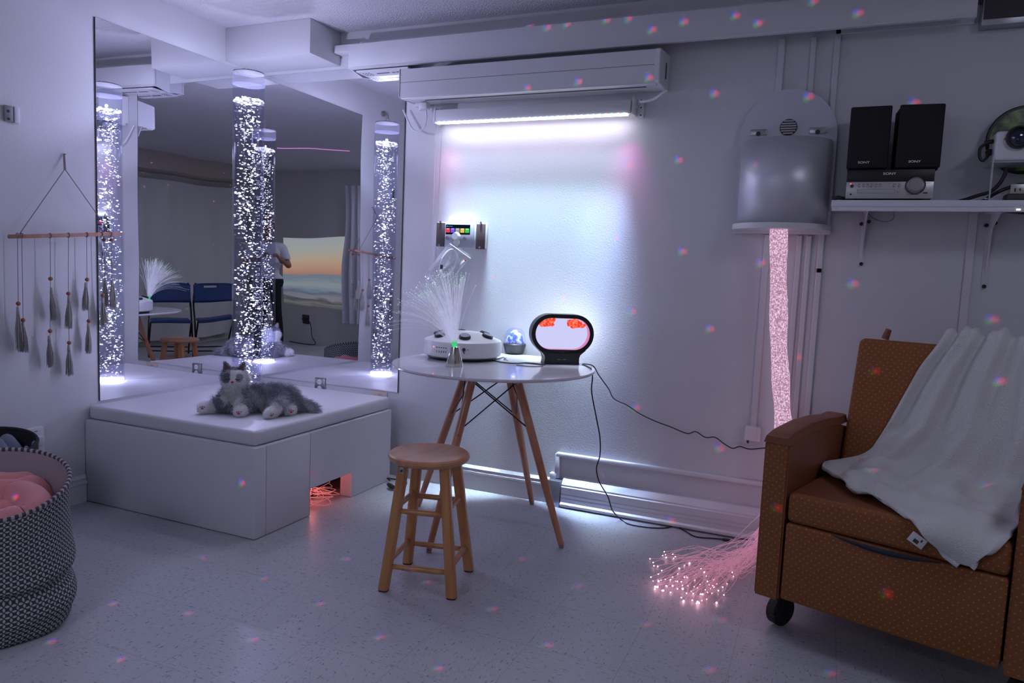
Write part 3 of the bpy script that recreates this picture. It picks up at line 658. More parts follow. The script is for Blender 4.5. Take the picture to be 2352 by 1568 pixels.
# ---------------------------------------------------------------- fabric basket
def mk_petal(name, c1, c2, cell):
    m = mat(name, c1, .85, bump=(400, .0008)); N, L, b = nodes(m)
    uv = N.new('ShaderNodeUVMap'); s = N.new('ShaderNodeSeparateXYZ'); L.new(uv.outputs[0], s.inputs[0])
    u = mth(N, L, 'MULTIPLY', s.outputs[0], 1/cell); v = mth(N, L, 'MULTIPLY', s.outputs[1], 1/cell)
    fu = mth(N, L, 'SUBTRACT', mth(N, L, 'FRACT', u), .5); fv = mth(N, L, 'SUBTRACT', mth(N, L, 'FRACT', v), .5)
    hu = mth(N, L, 'SUBTRACT', .5, mth(N, L, 'ABSOLUTE', fu)); hv = mth(N, L, 'SUBTRACT', .5, mth(N, L, 'ABSOLUTE', fv))
    def leaf(al, ac):
        w = mth(N, L, 'SUBTRACT', 1, mth(N, L, 'POWER', mth(N, L, 'ABSOLUTE', mth(N, L, 'MULTIPLY', al, 2.7)), 2)); return mth(N, L, 'LESS_THAN', ac, mth(N, L, 'MULTIPLY', w, .20))
    f = mth(N, L, 'MAXIMUM', leaf(fu, hv), leaf(fv, hu)); L.new(mixc(N, L, f, c1, c2), b.inputs['Base Color']); return m
m_petal = mk_petal('petal_print', (.04, .04, .05), (.44, .46, .45), .0165)
def basket(nm, lab, cb_, ct_, r, h, tilt, m, mlin, rimm, cat_='basket', crease=True):
    t = wthing(nm, lab, cat_, (cb_[0], cb_[1], 0)); NS, NT = 96, 44; V, F, UV = [], [], []
    aw = Vector((-.83, .55))
    def pt(a, tt, off=0):
        rr = r*(.97+.06*math.sin(PI*min(1, tt*1.3)))
        if crease:
            rr += -.020*math.exp(-((tt-.34-.05*math.sin(a*1.0+2.2))/.035)**2)+.014*math.exp(-((tt-.20)/.09)**2)+.008*math.exp(-((tt-.46)/.07)**2)
            rr += .005*math.sin(3*a+4*tt)+.003*math.sin(7*a-9*tt)*(1-tt)
        if tt < .04: rr -= .012*(1-tt/.04)
        rr += off; cx_ = cb_[0]+(ct_[0]-cb_[0])*tt; cy_ = cb_[1]+(ct_[1]-cb_[1])*tt; x, y = rr*math.cos(a), rr*math.sin(a)
        return (cx_+x, cy_+y, tt*(h+tilt*(x*aw.x+y*aw.y)/r))
    for i in range(NT+1):
        for k in range(NS+1): a = 2*PI*k/NS; V.append(pt(a, i/NT)); UV.append((a*r, i/NT*h))
    for i in range(NT):
        for k in range(NS): q = i*(NS+1)+k; F.append((q, q+1, q+NS+2, q+NS+1))
    F.append(tuple(range(NS-1, -1, -1)))
    o = rawobj('fabric_wall', V, F, m, t); ul = o.data.uv_layers.new(name='UV')
    for lp in o.data.loops: ul.data[lp.index].uv = UV[lp.vertex_index]
    V2, F2 = [], []
    for i in range(13):
        for k in range(NS): V2.append(pt(2*PI*k/NS, 1-.55*i/12, -.009))
    for i in range(12):
        for k in range(NS): F2.append((i*NS+k, (i+1)*NS+k, (i+1)*NS+(k+1) % NS, i*NS+(k+1) % NS))
    F2.append(tuple(12*NS+k for k in range(NS))); rawobj('lining', V2, F2, mlin, t)
    rim = [pt(2*PI*k/160, 1.0, -.004) for k in range(161)]; Vr, Fr = tube_vf(rim, .0075, 8)
    ro = rawobj('rim_cord', Vr, Fr, rimm, t)
    return t, pt
def mk_stripes(name, a, b, n):
    m = mat(name, a, .8); N, L, bs = nodes(m); g = N.new('ShaderNodeTexCoord'); s = N.new('ShaderNodeSeparateXYZ'); L.new(g.outputs['Object'], s.inputs[0])
    an = mth(N, L, 'ARCTAN2', mth(N, L, 'ADD', s.outputs[1], 2.02), mth(N, L, 'SUBTRACT', s.outputs[0], .78))
    f = mth(N, L, 'GREATER_THAN', mth(N, L, 'SINE', mth(N, L, 'MULTIPLY', an, n)), .1); L.new(mixc(N, L, f, a, b), bs.inputs['Base Color']); return m
bk, bpt = basket('laundry_basket', 'tall grey and white petal-print fabric basket at the left frame edge', (.865, -2.085), (.78, -2.02), .205, .435, .07, m_petal, mat('basket_lining', (.38, .30, .33), .8), mk_stripes('rim_stripes', (.06, .05, .07), (.40, .38, .38), 62))
a = at(0, 1248, 1, -2.25); hd = [bpt(R_(q), tt, .004+dd) for q, tt, dd in ((-62, .80, 0), (-58, .77, .008), (-54, .765, .008), (-50, .78, 0))]
cable('handle_tab', hd, .006, mat('cream_webbing', (.5, .48, .42), .8), bk)
# pink blanket crumpled in the basket
m_pink = mat('pink_fleece', (.78, .30, .30), .95, sheen=.4, bump=(260, .0012))
n = 110; V, F = [], []; bc = Vector((.79, -2.027, 0))
def fold(x, y, cx, cy, an, L, w, h, bend=0):
    dx, dy = x-cx, y-cy; u = dx*math.cos(an)+dy*math.sin(an); v = -dx*math.sin(an)+dy*math.cos(an)+bend*u*u
    e = max(0, abs(u)-L); d = math.hypot(e, v)/w; return h*math.sqrt(max(0, 1-d*d)) if d < 1 else 0
for i in range(n+1):
    for j in range(n+1):
        a = 2*PI*j/n; r = .188*(i/n); x, y = r*math.cos(a), r*math.sin(a)
        u = x*.55+y*.83; w = -x*.83+y*.55     # u: image right, w: away
        hh = max(fold(u, w, -.02, .135, R_(3), .10, .035, .085), fold(u, w, -.01, .075, R_(8), .15, .034, .075, -1.5), fold(u, w, .095, -.01, R_(-70), .075, .045, .080, 2), fold(u, w, -.10, -.02, R_(-50), .06, .05, .055, -2), fold(u, w, -.02, -.09, R_(10), .09, .045, .050, 2), fold(u, w, .0, .02, R_(-25), .03, .028, .03))
        z = .325+.15*w+hh+.004*math.sin(60*u+20*w)-.06*(i/n)**8; V.append((bc.x+x, bc.y+y, z))
for i in range(n):
    for j in range(n): q = i*(n+1)+j; F.append((q, q+1, q+n+2, q+n+1))
pb = tag(rawobj('pink_blanket', V, F, m_pink), 'crumpled pink fleece blanket inside the petal-print basket', 'blanket')
smm = pb.modifiers.new('m', 'SMOOTH'); smm.iterations = 4
sm = pb.modifiers.new('s', 'SOLIDIFY'); sm.thickness = .012; sm.offset = -1
bk2, bp2 = basket('laundry_basket', 'small dark fabric basket behind the petal-print basket against the left wall', (.215, -1.72), (.215, -1.71), .17, .425, .03, mat('dark_weave', (.02, .02, .024), .9, bump=(200, .004)), mat('dark_weave', (.02, .02, .024)), mat('dark_weave', (.02, .02, .024)), crease=False)
n = 50; V, F = [], []
for i in range(n+1):
    for j in range(n+1):
        u = -1+2*i/n; v = -1+2*j/n; r = math.hypot(u, v); x, y = .215+.15*u/max(1, r), -1.71+.15*v/max(1, r)
        V.append((x, y, .40+.03*math.sin(5*u+3*v+1)+.02*math.sin(11*v-3*u)-.02*r))
for i in range(n):
    for j in range(n): q = i*(n+1)+j; F.append((q, q+1, q+n+2, q+n+1))
gb = tag(rawobj('grey_cloth', V, F, mat('grey_cloth', (.20, .23, .30), .9, bump=(200, .001))), 'grey-blue cloth inside the dark basket by the left wall', 'cloth'); gb.modifiers.new('s', 'SOLIDIFY').thickness = .006
# ================================================================ ROUND TABLE
TC = Vector((1.845, -.50, 0)); TZ = .765
t = wthing('round_table', 'round white table on four splayed wooden legs with black wire bracing', 'table', (1.845, -.5, 0))
latheo('tabletop', [(0, .750), (.44, .750), (.455, .752), (.46, .757), (.46, .761), (.457, TZ), (0, TZ)], mat('table_lacquer', (.70, .68, .74), .12, coat=.3), t, TC, 96)
feet = [(1.419, -.407), (1.759, -.894), (2.234, -.57), (1.90, -.083)]; fc = Vector((1.828, -.4885, 0)); legs = []
for fx, fy in feet:
    f = Vector((fx, fy, .012)); d = (Vector((fx, fy, 0))-fc).normalized(); top = fc+d*.135+Vector((0, 0, .738)); legs.append((top, f))
    V, F = tube_vf([top, top.lerp(f, .5), f.lerp(top, .004), f], [.019, .0185, .013, .011], 18); lg = rawobj('leg', V, F, m_beech, t, ang=40)
    cylo('foot_pad', f-Vector((0, 0, .0115)), f, .011, m_grey, lg)
    bm = bmesh.new()
    for fr in (.06, .36):
        q = top.lerp(f, fr); n_ = Vector((CAM[0], CAM[1], q.z))-q; n_.normalize(); cyl(bm, q+n_*.014, q+n_*.021, .006, seg=10)
    obj('bolt', bm, m_steel, lg)
bm = bmesh.new(); cyl(bm, (1.828, -.4885, .738), (1.828, -.4885, .75), .16, seg=32); obj('mounting_plate', bm, m_black, t)
for i in range(4):
    a, b = legs[i], legs[(i+1) % 4]
    for p, q in ((a, b), (b, a)):
        V, F = tube_vf([p[0].lerp(p[1], .05), q[0].lerp(q[1], .34)], .0032, 8); rawobj('brace_rod', V, F, m_black, t)

# ---------------------------------------------------------------- round control console
cc = at(1062, 812, 2, .785); cc.z = 0
t = wthing('activity_console', 'white round console with six black-rimmed discs on the table', 'console', (cc.x, cc.y, TZ))
latheo('base', [(0, TZ), (.158, TZ), (.165, .772), (.165, .782), (0, .782)], m_black, t, cc, 72)
bd = latheo('housing', [(0, .781), (.172, .779), (.184, .786), (.187, .80), (.187, .845), (.184, .853), (.176, .858), (.085, .890), (.07, .892), (0, .892)], m_plastic, t, cc, 96)
fd = Vector((CAM[0]-cc.x, CAM[1]-cc.y, 0)).normalized(); rt = Vector((-fd.y, fd.x, 0))
def cdir(phi): return fd*math.cos(phi)+rt*math.sin(phi)
slope = math.atan2(.032, .091)
for k in range(6):
    ph = R_(60*k+4); d = cdir(ph); n_ = (Vector((0, 0, 1))*math.cos(slope)+d*math.sin(slope)).normalized(); c = cc+d*.128+Vector((0, 0, .8755))
    M = Matrix.Translation(c) @ n_.to_track_quat('Z', 'Y').to_matrix().to_4x4()
    r = latheo('disc_rim', [(0, -.002), (.0265, -.002), (.0275, .002), (.0265, .009), (.024, .0115), (0, .0115)], m_black, t, (0, 0, 0), 36, M)
    latheo('disc_face', [(.0225, .0114), (.0215, .0135), (0, .0140)], mat('disc_face_grey', (.30, .27, .36), .25), r, (0, 0, 0), 30, M)
def cs(phi, z, off=.0005): return cc+cdir(phi)*(.187+off)+Vector((0, 0, z))
def cM(phi, z, off=.0006):
    d = cdir(phi); x = Vector((0, 0, 1)).cross(d); return Matrix.Translation(cs(phi, z, off)) @ Matrix(((x.x, 0, d.x, 0), (x.y, 0, d.y, 0), (0, 1, 0, 0), (0, 0, 0, 1)))
for i in range(6):
    ph = math.asin(((1000+5.4*i)-1062-3)/505/.187); p = cs(ph, .828); d = cdir(ph)
    if i: 
        cylo('indicator_hole', p-d*.002, p+d*.0008, .0026, m_black, bd, seg=12)
        text('numeral', str(i), .013, m_black, bd, cM(ph, .809))
ph = math.asin((998-1065)/505/.187); p = cs(ph, .829); lbl(cylo('indicator_light', p-cdir(ph)*.002, p+cdir(ph)*.001, .0022, emis('red_led', (1, .06, .12), 6), bd, seg=12), 'red indicator light')
jk = cs(math.asin(3/505/.187), .825); cylo('socket', jk-fd*.002, jk+fd*.003, .008, m_dgrey, bd, seg=16)
for q in (-.018, .018): cylo('mark', jk+rt*q-fd*.003, jk+rt*q+fd*.0012, .0022, m_dgrey, bd, seg=10)
text('numeral', 'f', .012, m_black, bd, cM(math.asin(3/505/.187), .805))

# ---------------------------------------------------------------- fibre optic lamp with steel cone
fb_ = at(1040, 843, 2, TZ); fb_ = Vector((fb_.x-.008, fb_.y+.03, 0))
t = wthing('fibre_lamp', 'small fibre optic lamp with a polished steel cone base', 'lamp', (fb_.x, fb_.y, TZ))
latheo('cone_base', [(0, TZ), (.040, TZ), (.0405, TZ+.002), (.0195, TZ+.086), (.017, TZ+.0875), (.014, TZ+.0865), (0, TZ+.08)], mat('polished_steel', (.62, .60, .58), .13, 1), t, fb_, 56)
V, F, VT, FT, VG, FG = [], [], [], [], [], []
r0 = Vector((cr.x, cr.y, 0)).normalized(); f0 = Vector((cf.x, cf.y, 0)).normalized()
for i in range(300):
    a = rng.normal(-.33, .30); b = rng.normal(-.05, .26)
    if i % 9 == 0: a = rng.uniform(-1.15, .25)
    a = min(a, .06+.04*rng.random()) if rng.random() < .93 else min(a, .3)
    L = rng.uniform(.27, .35); d = (Vector((0, 0, 1))+r0*math.tan(max(-1.2, min(.3, a)))*.9+f0*math.tan(max(-.8, min(.8, b)))).normalized()
    p0 = Vector((fb_.x, fb_.y, TZ+.085))+r0*rng.uniform(-.008, .008)+f0*rng.uniform(-.008, .008); d0 = (Vector((0, 0, 1))*1.1+d*.4).normalized()
    pts = []
    for k in range(7):
        s = k/6; pts.append(p0+d0*(L*s*(1-s)*.5)+d*(L*s*(.5+.5*s))+Vector((0, 0, -.045*s**3*abs(a))))
    tube_vf(pts, .0005, 3, V, F); tube_vf([p0, p0.lerp(pts[1], .5)], .0008, 3, VG, FG); tube_vf([pts[-1], pts[-1]+d*.0016], .0010, 4, VT, FT)
o = rawobj('fibres', V, F, mat('clear_fibre', (.75, .75, .85), .2, emit=(.62, .64, .85), es=.30), t); o['kind'] = 'stuff'
o = rawobj('green_lit_fibres', VG, FG, mat('green_fibre', (.1, .6, .25), .3, emit=(.12, 1, .35), es=.35), t); o['kind'] = 'stuff'
o = rawobj('fibre_tips', VT, FT, emis('fibre_tip_green', (.45, 1, .7), 1.3), t); o['kind'] = 'stuff'
latheo('lens', [(0, TZ+.089), (.013, TZ+.086)], emis('green_lens', (.1, 1, .3), 1.2), t, fb_, 24)

# ---------------------------------------------------------------- star projector dome
dc = at(1181, 812, 2, TZ); dc.z = 0
t = wthing('dome_projector', 'small projector ball with dark base and clear blue-tinted dome between console and oval lamp', 'star projector', (dc.x, dc.y, TZ))
latheo('base', [(0, TZ), (.042, TZ), (.047, TZ+.004), (.059, TZ+.046), (.0595, TZ+.052), (.057, TZ+.054), (0, TZ+.054)], mat('dome_base_black', (.018, .018, .022), .35), t, dc, 56)
latheo('dome', [(.056, TZ+.054), (.057, TZ+.068), (.054, TZ+.095), (.044, TZ+.118), (.028, TZ+.131), (.01, TZ+.1365), (0, TZ+.137)], m_acryl, t, dc, 48)
bm = bmesh.new(); sph(bm, dc+Vector((0, 0, TZ+.056)), .050, 3, (1, 1, 1.25))
for v in list(bm.verts):
    if v.co.z < TZ+.0545: v.co.z = TZ+.0545
    else: v.co += (v.co-(dc+Vector((0, 0, TZ+.05)))).normalized()*.0022*math.sin(170*v.co.x)*math.sin(170*v.co.z)
m_gem = mat('faceted_blue', (.45, .48, .75), .15, emit=(.45, .48, .9), es=.10, var=(40, (.05, .08, .42), .42, .56)); obj('faceted_ball', bm, m_gem, t, smooth=False)
cylo('led_cap', dc+Vector((0, 0, TZ+.115)), dc+Vector((0, 0, TZ+.122)), .010, emis('dome_led', (.85, .85, 1), 5), t)

# ---------------------------------------------------------------- oval lamp
jl = at(1291, 836, 2, TZ); t = thing('oval_lamp', 'black oval ring lamp with a glowing screen and red shapes on the table', 'lamp', (jl.x-.02, jl.y+.025, TZ), R_(33))
RW, RH, RT, RD, RZ = .150, .093, .019, .036, .142
def stad(w, h, n=22):
    P = []
    for k in range(n+1): a = -PI/2+PI*k/n; P.append((w-h+h*math.cos(a), h*math.sin(a)))
    for k in range(n+1): a = PI/2+PI*k/n; P.append((-(w-h)+h*math.cos(a), h*math.sin(a)))
    return P
A = stad(RW, RH); Bs = stad(RW-RT, RH-RT); V, F = [], []; n = len(A)
for P, y in ((A, -RD), (A, RD), (Bs, RD), (Bs, -RD)):
    V += [(x, y, z+RZ) for x, z in P]
for r_ in range(4):
    for k in range(n): k2 = (k+1) % n; F.append((r_*n+k, r_*n+k2, ((r_+1) % 4)*n+k2, ((r_+1) % 4)*n+k))
o = rawobj('ring_frame', V, F, m_black, t, ang=35); bv = o.modifiers.new('b', 'BEVEL'); bv.width = .002; bv.limit_method = 'ANGLE'; bv.segments = 2
bm = bmesh.new(); prism(bm, [(-.085, 0), (.085, 0), (.080, .03), (.085, .045), (.115, .068), (.06, .054), (0, .050), (-.06, .054), (-.115, .068), (-.085, .045), (-.080, .03)], 2*RD+.01, Matrix.Translation((0, -RD-.005, 0)), bev=.002); obj('pedestal', bm, m_black, t)
bm = bmesh.new(); B(bm, -.022, -.006, -RD-.0062, -RD-.004, .0215, .0245); obj('touch_mark', bm, m_grey, t); bm = bmesh.new(); B(bm, .004, .02, -RD-.0062, -RD-.004, .0215, .0245); obj('touch_mark', bm, m_grey, t)
def panel(nm, y, m, w=RW-RT+.001, h=RH-RT+.001):
    P = stad(w, h); V = [(x, y, z+RZ) for x, z in P]+[(x, y+.003, z+RZ) for x, z in P]; k = len(P)
    return rawobj(nm, V, [tuple(range(k)), tuple(range(2*k-1, k-1, -1))]+[(i, (i+1) % k, k+(i+1) % k, k+i) for i in range(k)], m, t, smooth=False)
lbl(panel('glowing_screen', .012, emis('oval_screen', (.60, .60, .92), .95)), 'pale glowing oval screen'); lbl(panel('back_light', RD-.003, emis('oval_back', (.8, .84, 1), 6)), 'bright back light of the lamp')
# pink inner rim
P = stad(RW-RT-.0005, RH-RT-.0005); V = []; 
for y in (-RD+.003, .011): V += [(x, y, z+RZ) for x, z in P]
k = len(P); rawobj('inner_rim', V, [(i, (i+1) % k, k+(i+1) % k, k+i) for i in range(k)], mat('inner_rim_pink', (.6, .25, .35), .3, emit=(.9, .15, .35), es=.35), t)
m_coral = emis('coral_glow', (1, .05, .03), .75, (1, .22, .12), 90, 1.25)
for cx_, cz_, sx in ((-.075, RZ+.058, 1), (.07, RZ+.056, 1.1)):
    bm = bmesh.new()
    for i in range(70):
        x, z = rng.uniform(-.035, .035)*sx, rng.uniform(-.024, .016); 
        x2, z2 = cx_+x, cz_+z-.25*(cx_+x)*x; e_ = abs(x2)-(RW-RH)
        if math.hypot(max(0, e_), z2-RZ) > RH-RT-.008: continue
        sph(bm, (x2, .002, z2), rng.uniform(.006, .012), 2, (1.1, .5, .8))
    me = bpy.data.meshes.new('c'); bm.to_mesh(me); bm.free(); oo = bpy.data.objects.new('c', me); COL.objects.link(oo); r = oo.modifiers.new('r', 'REMESH'); r.mode = 'VOXEL'; r.voxel_size = .003
    dg = bpy.context.evaluated_depsgraph_get(); dg.update(); m2 = bpy.data.meshes.new_from_object(oo.evaluated_get(dg)); bpy.data.objects.remove(oo); m2.materials.clear(); lbl(link('coral_shape', m2, m_coral, t), 'red glowing coral shape')

# ---------------------------------------------------------------- cables on and below the table
def onz(l, z, r=.0022): return [at(x, y, 2, z+r) for x, y in l]
tag(cable('power_cable', [jk+fd*.004, jk+fd*.02+Vector((0, 0, -.01))]+onz([(1080, 822), (1105, 827), (1130, 827), (1150, 831), (1180, 834), (1210, 833), (1240, 836), (1252, 838)], TZ), .0024, m_black), 'black cable running from the console towards the oval lamp', 'cable')
tag(cable('power_cable', onz([(1120, 826), (1140, 824), (1150, 822), (1158, 820)], TZ)+onz([(1180, 840), (1215, 841), (1250, 840)], TZ)[0:0], .002, m_black), 'short black cable end beside the dome on the table', 'cable')
tag(cable('thin_cable', onz([(1186, 838), (1205, 840), (1230, 841), (1248, 840)], TZ), .0016, m_black), 'thinner black cable looping in front of the dome', 'cable')
cg = thing('cable_connector', 'tiny clear-white cable connector lying by the projector ball', 'connector', at(1160, 824, 2, TZ+.004)); box('connector_body', (-.006, .006, -.004, .004, -.004, .008), m_plastic, cg, bev=.001); cable('wire', [(0, 0, 0), (.01, -.015, 0), (.03, -.03, -.002), (.025, -.045, -.003)], .0009, m_grey, cg)
tp_ = onz([(1338, 836), (1350, 842), (1358, 847)], TZ)
dn = [at(1361, 866, 1, -.32), at(1359, 900, 1, -.31), at(1370, 960, 1, -.29), at(1378, 1005, 1, -.26), at(1378, 1045, 1, -.23), at(1370, 1075, 1, -.2), at(1376, 1105, 1, -.18), at(1396, 1140, 1, -.16), at(1407, 1172, 1, -.15)]
fl = onz([(1428, 1194), (1447, 1204), (1490, 1211), (1525, 1212), (1550, 1208), (1572, 1218), (1598, 1232), (1640, 1236), (1662, 1238)], .001, .003)
tag(cable('power_cable', tp_+dn+fl, .0030, m_black), 'long black cable dropping from the table edge to the floor by the heater', 'cable')
e0, e1 = onz([(1660, 1238), (1686, 1242)], .004, .003); pg = thing('cable_plug', 'black plug end of the long cable on the floor by the heater', 'plug', e0); pg.rotation_euler = (0, 0, math.atan2(e1.y-e0.y, e1.x-e0.x))
box('plug_body', (-.002, .032, -.006, .006, -.005, .005), m_black, pg, bev=.002); box('contact', (.032, .042, -.004, .004, -.002, .002), m_steel, pg)
tag(cable('power_cable', onz([(1340, 835), (1362, 840)], TZ)+[at(x, y, 1, v) for x, y, v in ((1376, 862, -.2), (1398, 893, -.12), (1410, 915, -.06), (1440, 930, -.04), (1470, 950, -.03), (1503, 966, -.02), (1540, 980, -.02), (1578, 995, -.02), (1598, 991, -.02), (1620, 1004, -.02), (1642, 1004, -.02), (1662, 1018, -.02), (1682, 1029, -.02), (1700, 1025, -.02), (1722, 1031, -.02), (1760, 1028, -.02))], .0026, m_black), 'wavy black cable crossing the wall from table to armchair', 'cable')

# ---------------------------------------------------------------- wooden stool
sc_ = Vector((1.882, -1.135, 0)); t = wthing('wooden_stool', 'round-seated wooden stool standing in front of the table', 'stool', (sc_.x, sc_.y, 0))
bm = bmesh.new(); SH = .50; lathe(bm, [(0, SH-.030), (.140, SH-.030), (.149, SH-.025), (.154, SH-.015), (.152, SH-.006), (.146, SH-.001), (.13, SH-.002), (.10, SH-.004), (0, SH-.006)], sc_, 64); obj('seat', bm, m_stoolseat, t)
ft = [(1.795, -1.29), (2.045, -1.228), (1.99, -.980), (1.742, -1.035)]; tp = []
for x, y in ft:
    f = Vector((x, y, 0)); d = f-sc_; T = sc_+d*.60+Vector((0, 0, SH-.030)); tp.append((T, f))
def sq(p, q, w0, w1, rz):
    V = []
    for P, w in ((p, w0), (q, w1)):
        for k in range(8):
            s = w*.5; c_ = s*.62; l8 = [(s, c_), (c_, s), (-c_, s), (-s, c_), (-s, -c_), (-c_, -s), (c_, -s), (s, -c_)][k]
            V.append(P+Vector((l8[0]*math.cos(rz)-l8[1]*math.sin(rz), l8[0]*math.sin(rz)+l8[1]*math.cos(rz), 0)))
    return V, [tuple(range(7, -1, -1)), tuple(range(8, 16))]+[(k, (k+1) % 8, 8+(k+1) % 8, 8+k) for k in range(8)]
for T, f in tp:
    V, F = sq(T, f+Vector((0, 0, .006)), .037, .037, R_(14)); lg = rawobj('leg', V, F, m_stool, t, ang=30)
    V, F = sq(f+Vector((0, 0, .006)), f, .035, .035, R_(14)); rawobj('glide', V, F, m_black, lg, ang=30)
for i in range(4):
    a, b = tp[i], tp[(i+1) % 4]
    for z in ((.09, .295) if i % 2 == 0 else (.105, .31)):
        p = a[1].lerp(a[0], z/(SH-.03)); q = b[1].lerp(b[0], z/(SH-.03)); V, F = tube_vf([p, p.lerp(q, .25), p.lerp(q, .75), q], [.0085, .0105, .0105, .0085], 14); rawobj('rung', V, F, m_stool, t)
T, f = tp[0]; p = T.lerp(f, .03); bm = bmesh.new(); M = Matrix.Translation(p+Vector((.005, -.020, -.008))) @ Matrix.Rotation(R_(14), 4, 'Z'); B(bm, -.008, .008, -.0015, .0015, -.012, .012, bev=.001, M=M); br = obj('bracket', bm, m_steel, t)
bm = bmesh.new(); cyl(bm, p+Vector((.0055, -.021, -.008)), p+Vector((.0065, -.026, -.008)), .0045, seg=12); obj('screw', bm, m_dgrey, br)
# ================================================================ FIBRE OPTIC WALL HOUSING
t = wthing('light_source_housing', 'half-round silver housing with arched white backplate holding the pink fibre bundle', 'fibre light housing', (3.0, 0, 1.42))
AC_ = Vector((3.0, 0, 1.83)); m_hm = mat('silver_satin', (.66, .67, .72), .40, .45, bump=(6, .0003, 1))
bm = bmesh.new(); P = [(2.80, 1.42), (3.20, 1.42)]+[(3.0+.2*math.cos(a), 1.83+.2*math.sin(a)) for a in np.linspace(0, PI, 40)]; prism(bm, P, .016, Matrix.Translation((0, -.034, 0))); obj('backplate', bm, mat('housing_white', (.62, .62, .68), .4), t)
box('stand_off', (2.98, 3.05, -.0175, -.0005, 1.5, 1.9), m_white, t)
bm = bmesh.new()
def half(bm, r, z0, z1, th, cy=-.034, fill=False):
    V0 = []
    for z in (z0, z1):
        V0.append([bm.verts.new((3.0+r*math.cos(a), cy+r*math.sin(a)*.92, z)) for a in np.linspace(PI, 2*PI, 49)])
    for k in range(48): bm.faces.new((V0[0][k], V0[0][k+1], V0[1][k+1], V0[1][k]))
    if fill: bm.faces.new(V0[0]); bm.faces.new(V0[1])
half(bm, .187, 1.435, 1.800, 0); o = obj('cover', bm, m_hm, t); o.modifiers.new('s', 'SOLIDIFY').thickness = .003
bm = bmesh.new(); half(bm, .205, 1.418, 1.442, 0, fill=True); obj('bottom_flange', bm, m_plastic, t)
box('base_plate', (2.80, 3.205, -.036, -.018, 1.405, 1.44), m_plastic, t)
fan = latheo('fan_grille', [(0, 0), (.034, 0), (.036, .003), (.034, .006), (0, .006)], m_dgrey, t, (0, 0, 0), 32, Matrix.Translation((3.002, -.034, 1.866)) @ Matrix.Rotation(PI/2, 4, 'X'))
for k in range(6):
    z = 1.866-.026+.0104*k; w = math.sqrt(max(0, .033**2-(z-1.866)**2)); box('slat', (3.002-w, 3.002+w, -.043, -.040, z-.0028, z+.0028), m_silver, fan)
for x in (2.878, 3.122):
    bm = bmesh.new(); B(bm, x-.034, x+.034, -.038, -.034, 1.835, 1.862, bev=.002); br = obj('latch', bm, m_steel, t)
    bm = bmesh.new(); cyl(bm, (x, -.038, 1.842), (x, -.041, 1.842), .010, seg=18); obj('catch', bm, m_dgrey, br)
# bundle: glowing sleeve falling to the floor, strands fanning out
m_bund = emis('bundle_glow', (.56, .30, .47), .62, (.95, .66, .86), 150, 1.0)
bp_ = [at(1789, 520, 1, -.13), at(1788, 600, 1, -.13), at(1788, 700, 1, -.14), at(1789, 790, 1, -.14), at(1793, 870, 1, -.15), at(1797, 940, 1, -.16), at(1800, 1000, 1, -.17), at(1798, 1080, 1, -.19), at(1788, 1150, 1, -.22)]
t = wthing('fibre_bundle', 'thick pink glowing fibre optic bundle hanging down and fanning out on the floor', 'fibre bundle', (3.0, -.15, 0))
sp = spline(bp_, 10); V, F = tube_vf(sp, [.0355+.0022*math.sin(i*.35) for i in range(len(sp))], 28)
V = [v+Vector(rng.normal(0, .0009, 3)) for v in V]; rawobj('sleeve', V, F, m_bund, t)
V, F, TPp, st = [], [], [], sp[-1]
tips = [(1493, 1283), (1502, 1299), (1495, 1325), (1545, 1272), (1530, 1280), (1520, 1310), (1512, 1318), (1528, 1330), (1500, 1334), (1545, 1325), (1551, 1278), (1572, 1298), (1560, 1305), (1505, 1347), (1520, 1356), (1518, 1332), (1545, 1345), (1552, 1335), (1556, 1352), (1570, 1380), (1565, 1372), (1580, 1345), (1588, 1358), (1596, 1332), (1602, 1350), (1608, 1342), (1620, 1354), (1635, 1362), (1640, 1348), (1590, 1378), (1600, 1385), (1612, 1379), (1625, 1360), (1646, 1384), (1650, 1356), (1670, 1340), (1600, 1302), (1610, 1306), (1618, 1314), (1682, 1314), (1595, 1322), (1572, 1325), (1640, 1330), (1660, 1348), (1625, 1335), (1577, 1362), (1568, 1352), (1540, 1360), (1530, 1345), (1557, 1318)]
for i in range(84):
    if i < len(tips): tx, ty = tips[i]
    else: q = tips[rng.integers(len(tips))]; tx, ty = q[0]+rng.normal(0, 10), q[1]+rng.normal(0, 9)
    e = at(tx, ty, 2, .004+.01*rng.random()); e.y = min(e.y, -.09); s = st+Vector(rng.normal(0, .015, 3)); s.z = st.z+rng.uniform(-.02, .0)
    s.y = min(s.y, -.10); q1 = s+Vector((-.03+rng.normal(0, .02), -.03, -.12)); q1.z = rng.uniform(.06, .16); q1.y = min(q1.y, -.1)
    mid = at(1690+rng.normal(0, 22), 1290+rng.normal(0, 18), 2, .006+.02*rng.random()); mid.y = min(mid.y, -.1); m2 = mid.lerp(e, .5)+Vector((rng.normal(0, .03), rng.normal(0, .03), .012+.03*rng.random())); m2.z = max(.004, m2.z)
    pts = spline([s, q1, mid, m2, e], 7)
    for p in pts: p.z = max(.003, p.z); p.y = min(p.y, -.08)
    tube_vf(pts, .0010, 4, V, F); TPp.append(e)
o = rawobj('fibre_strands', V, F, mat('pink_fibre', (.7, .42, .55), .25, emit=(1, .45, .62), es=.20), t); o['kind'] = 'stuff'
Cn = np.array([p[:] for p in TPp]); S = np.repeat(rng.choice([.0018, .0026, .0038], size=len(Cn), p=[.4, .4, .2])[:, None], 3, 1); o = blobs('glowing_tips', Cn, S, emis('pink_tip', (1, .50, .62), 6), t); o['kind'] = 'stuff'
lamp('fibre_tip_glow', 'POINT', at(1600, 1345, 2, .05), .12, (1, .35, .5), shadow_soft_size=.08)
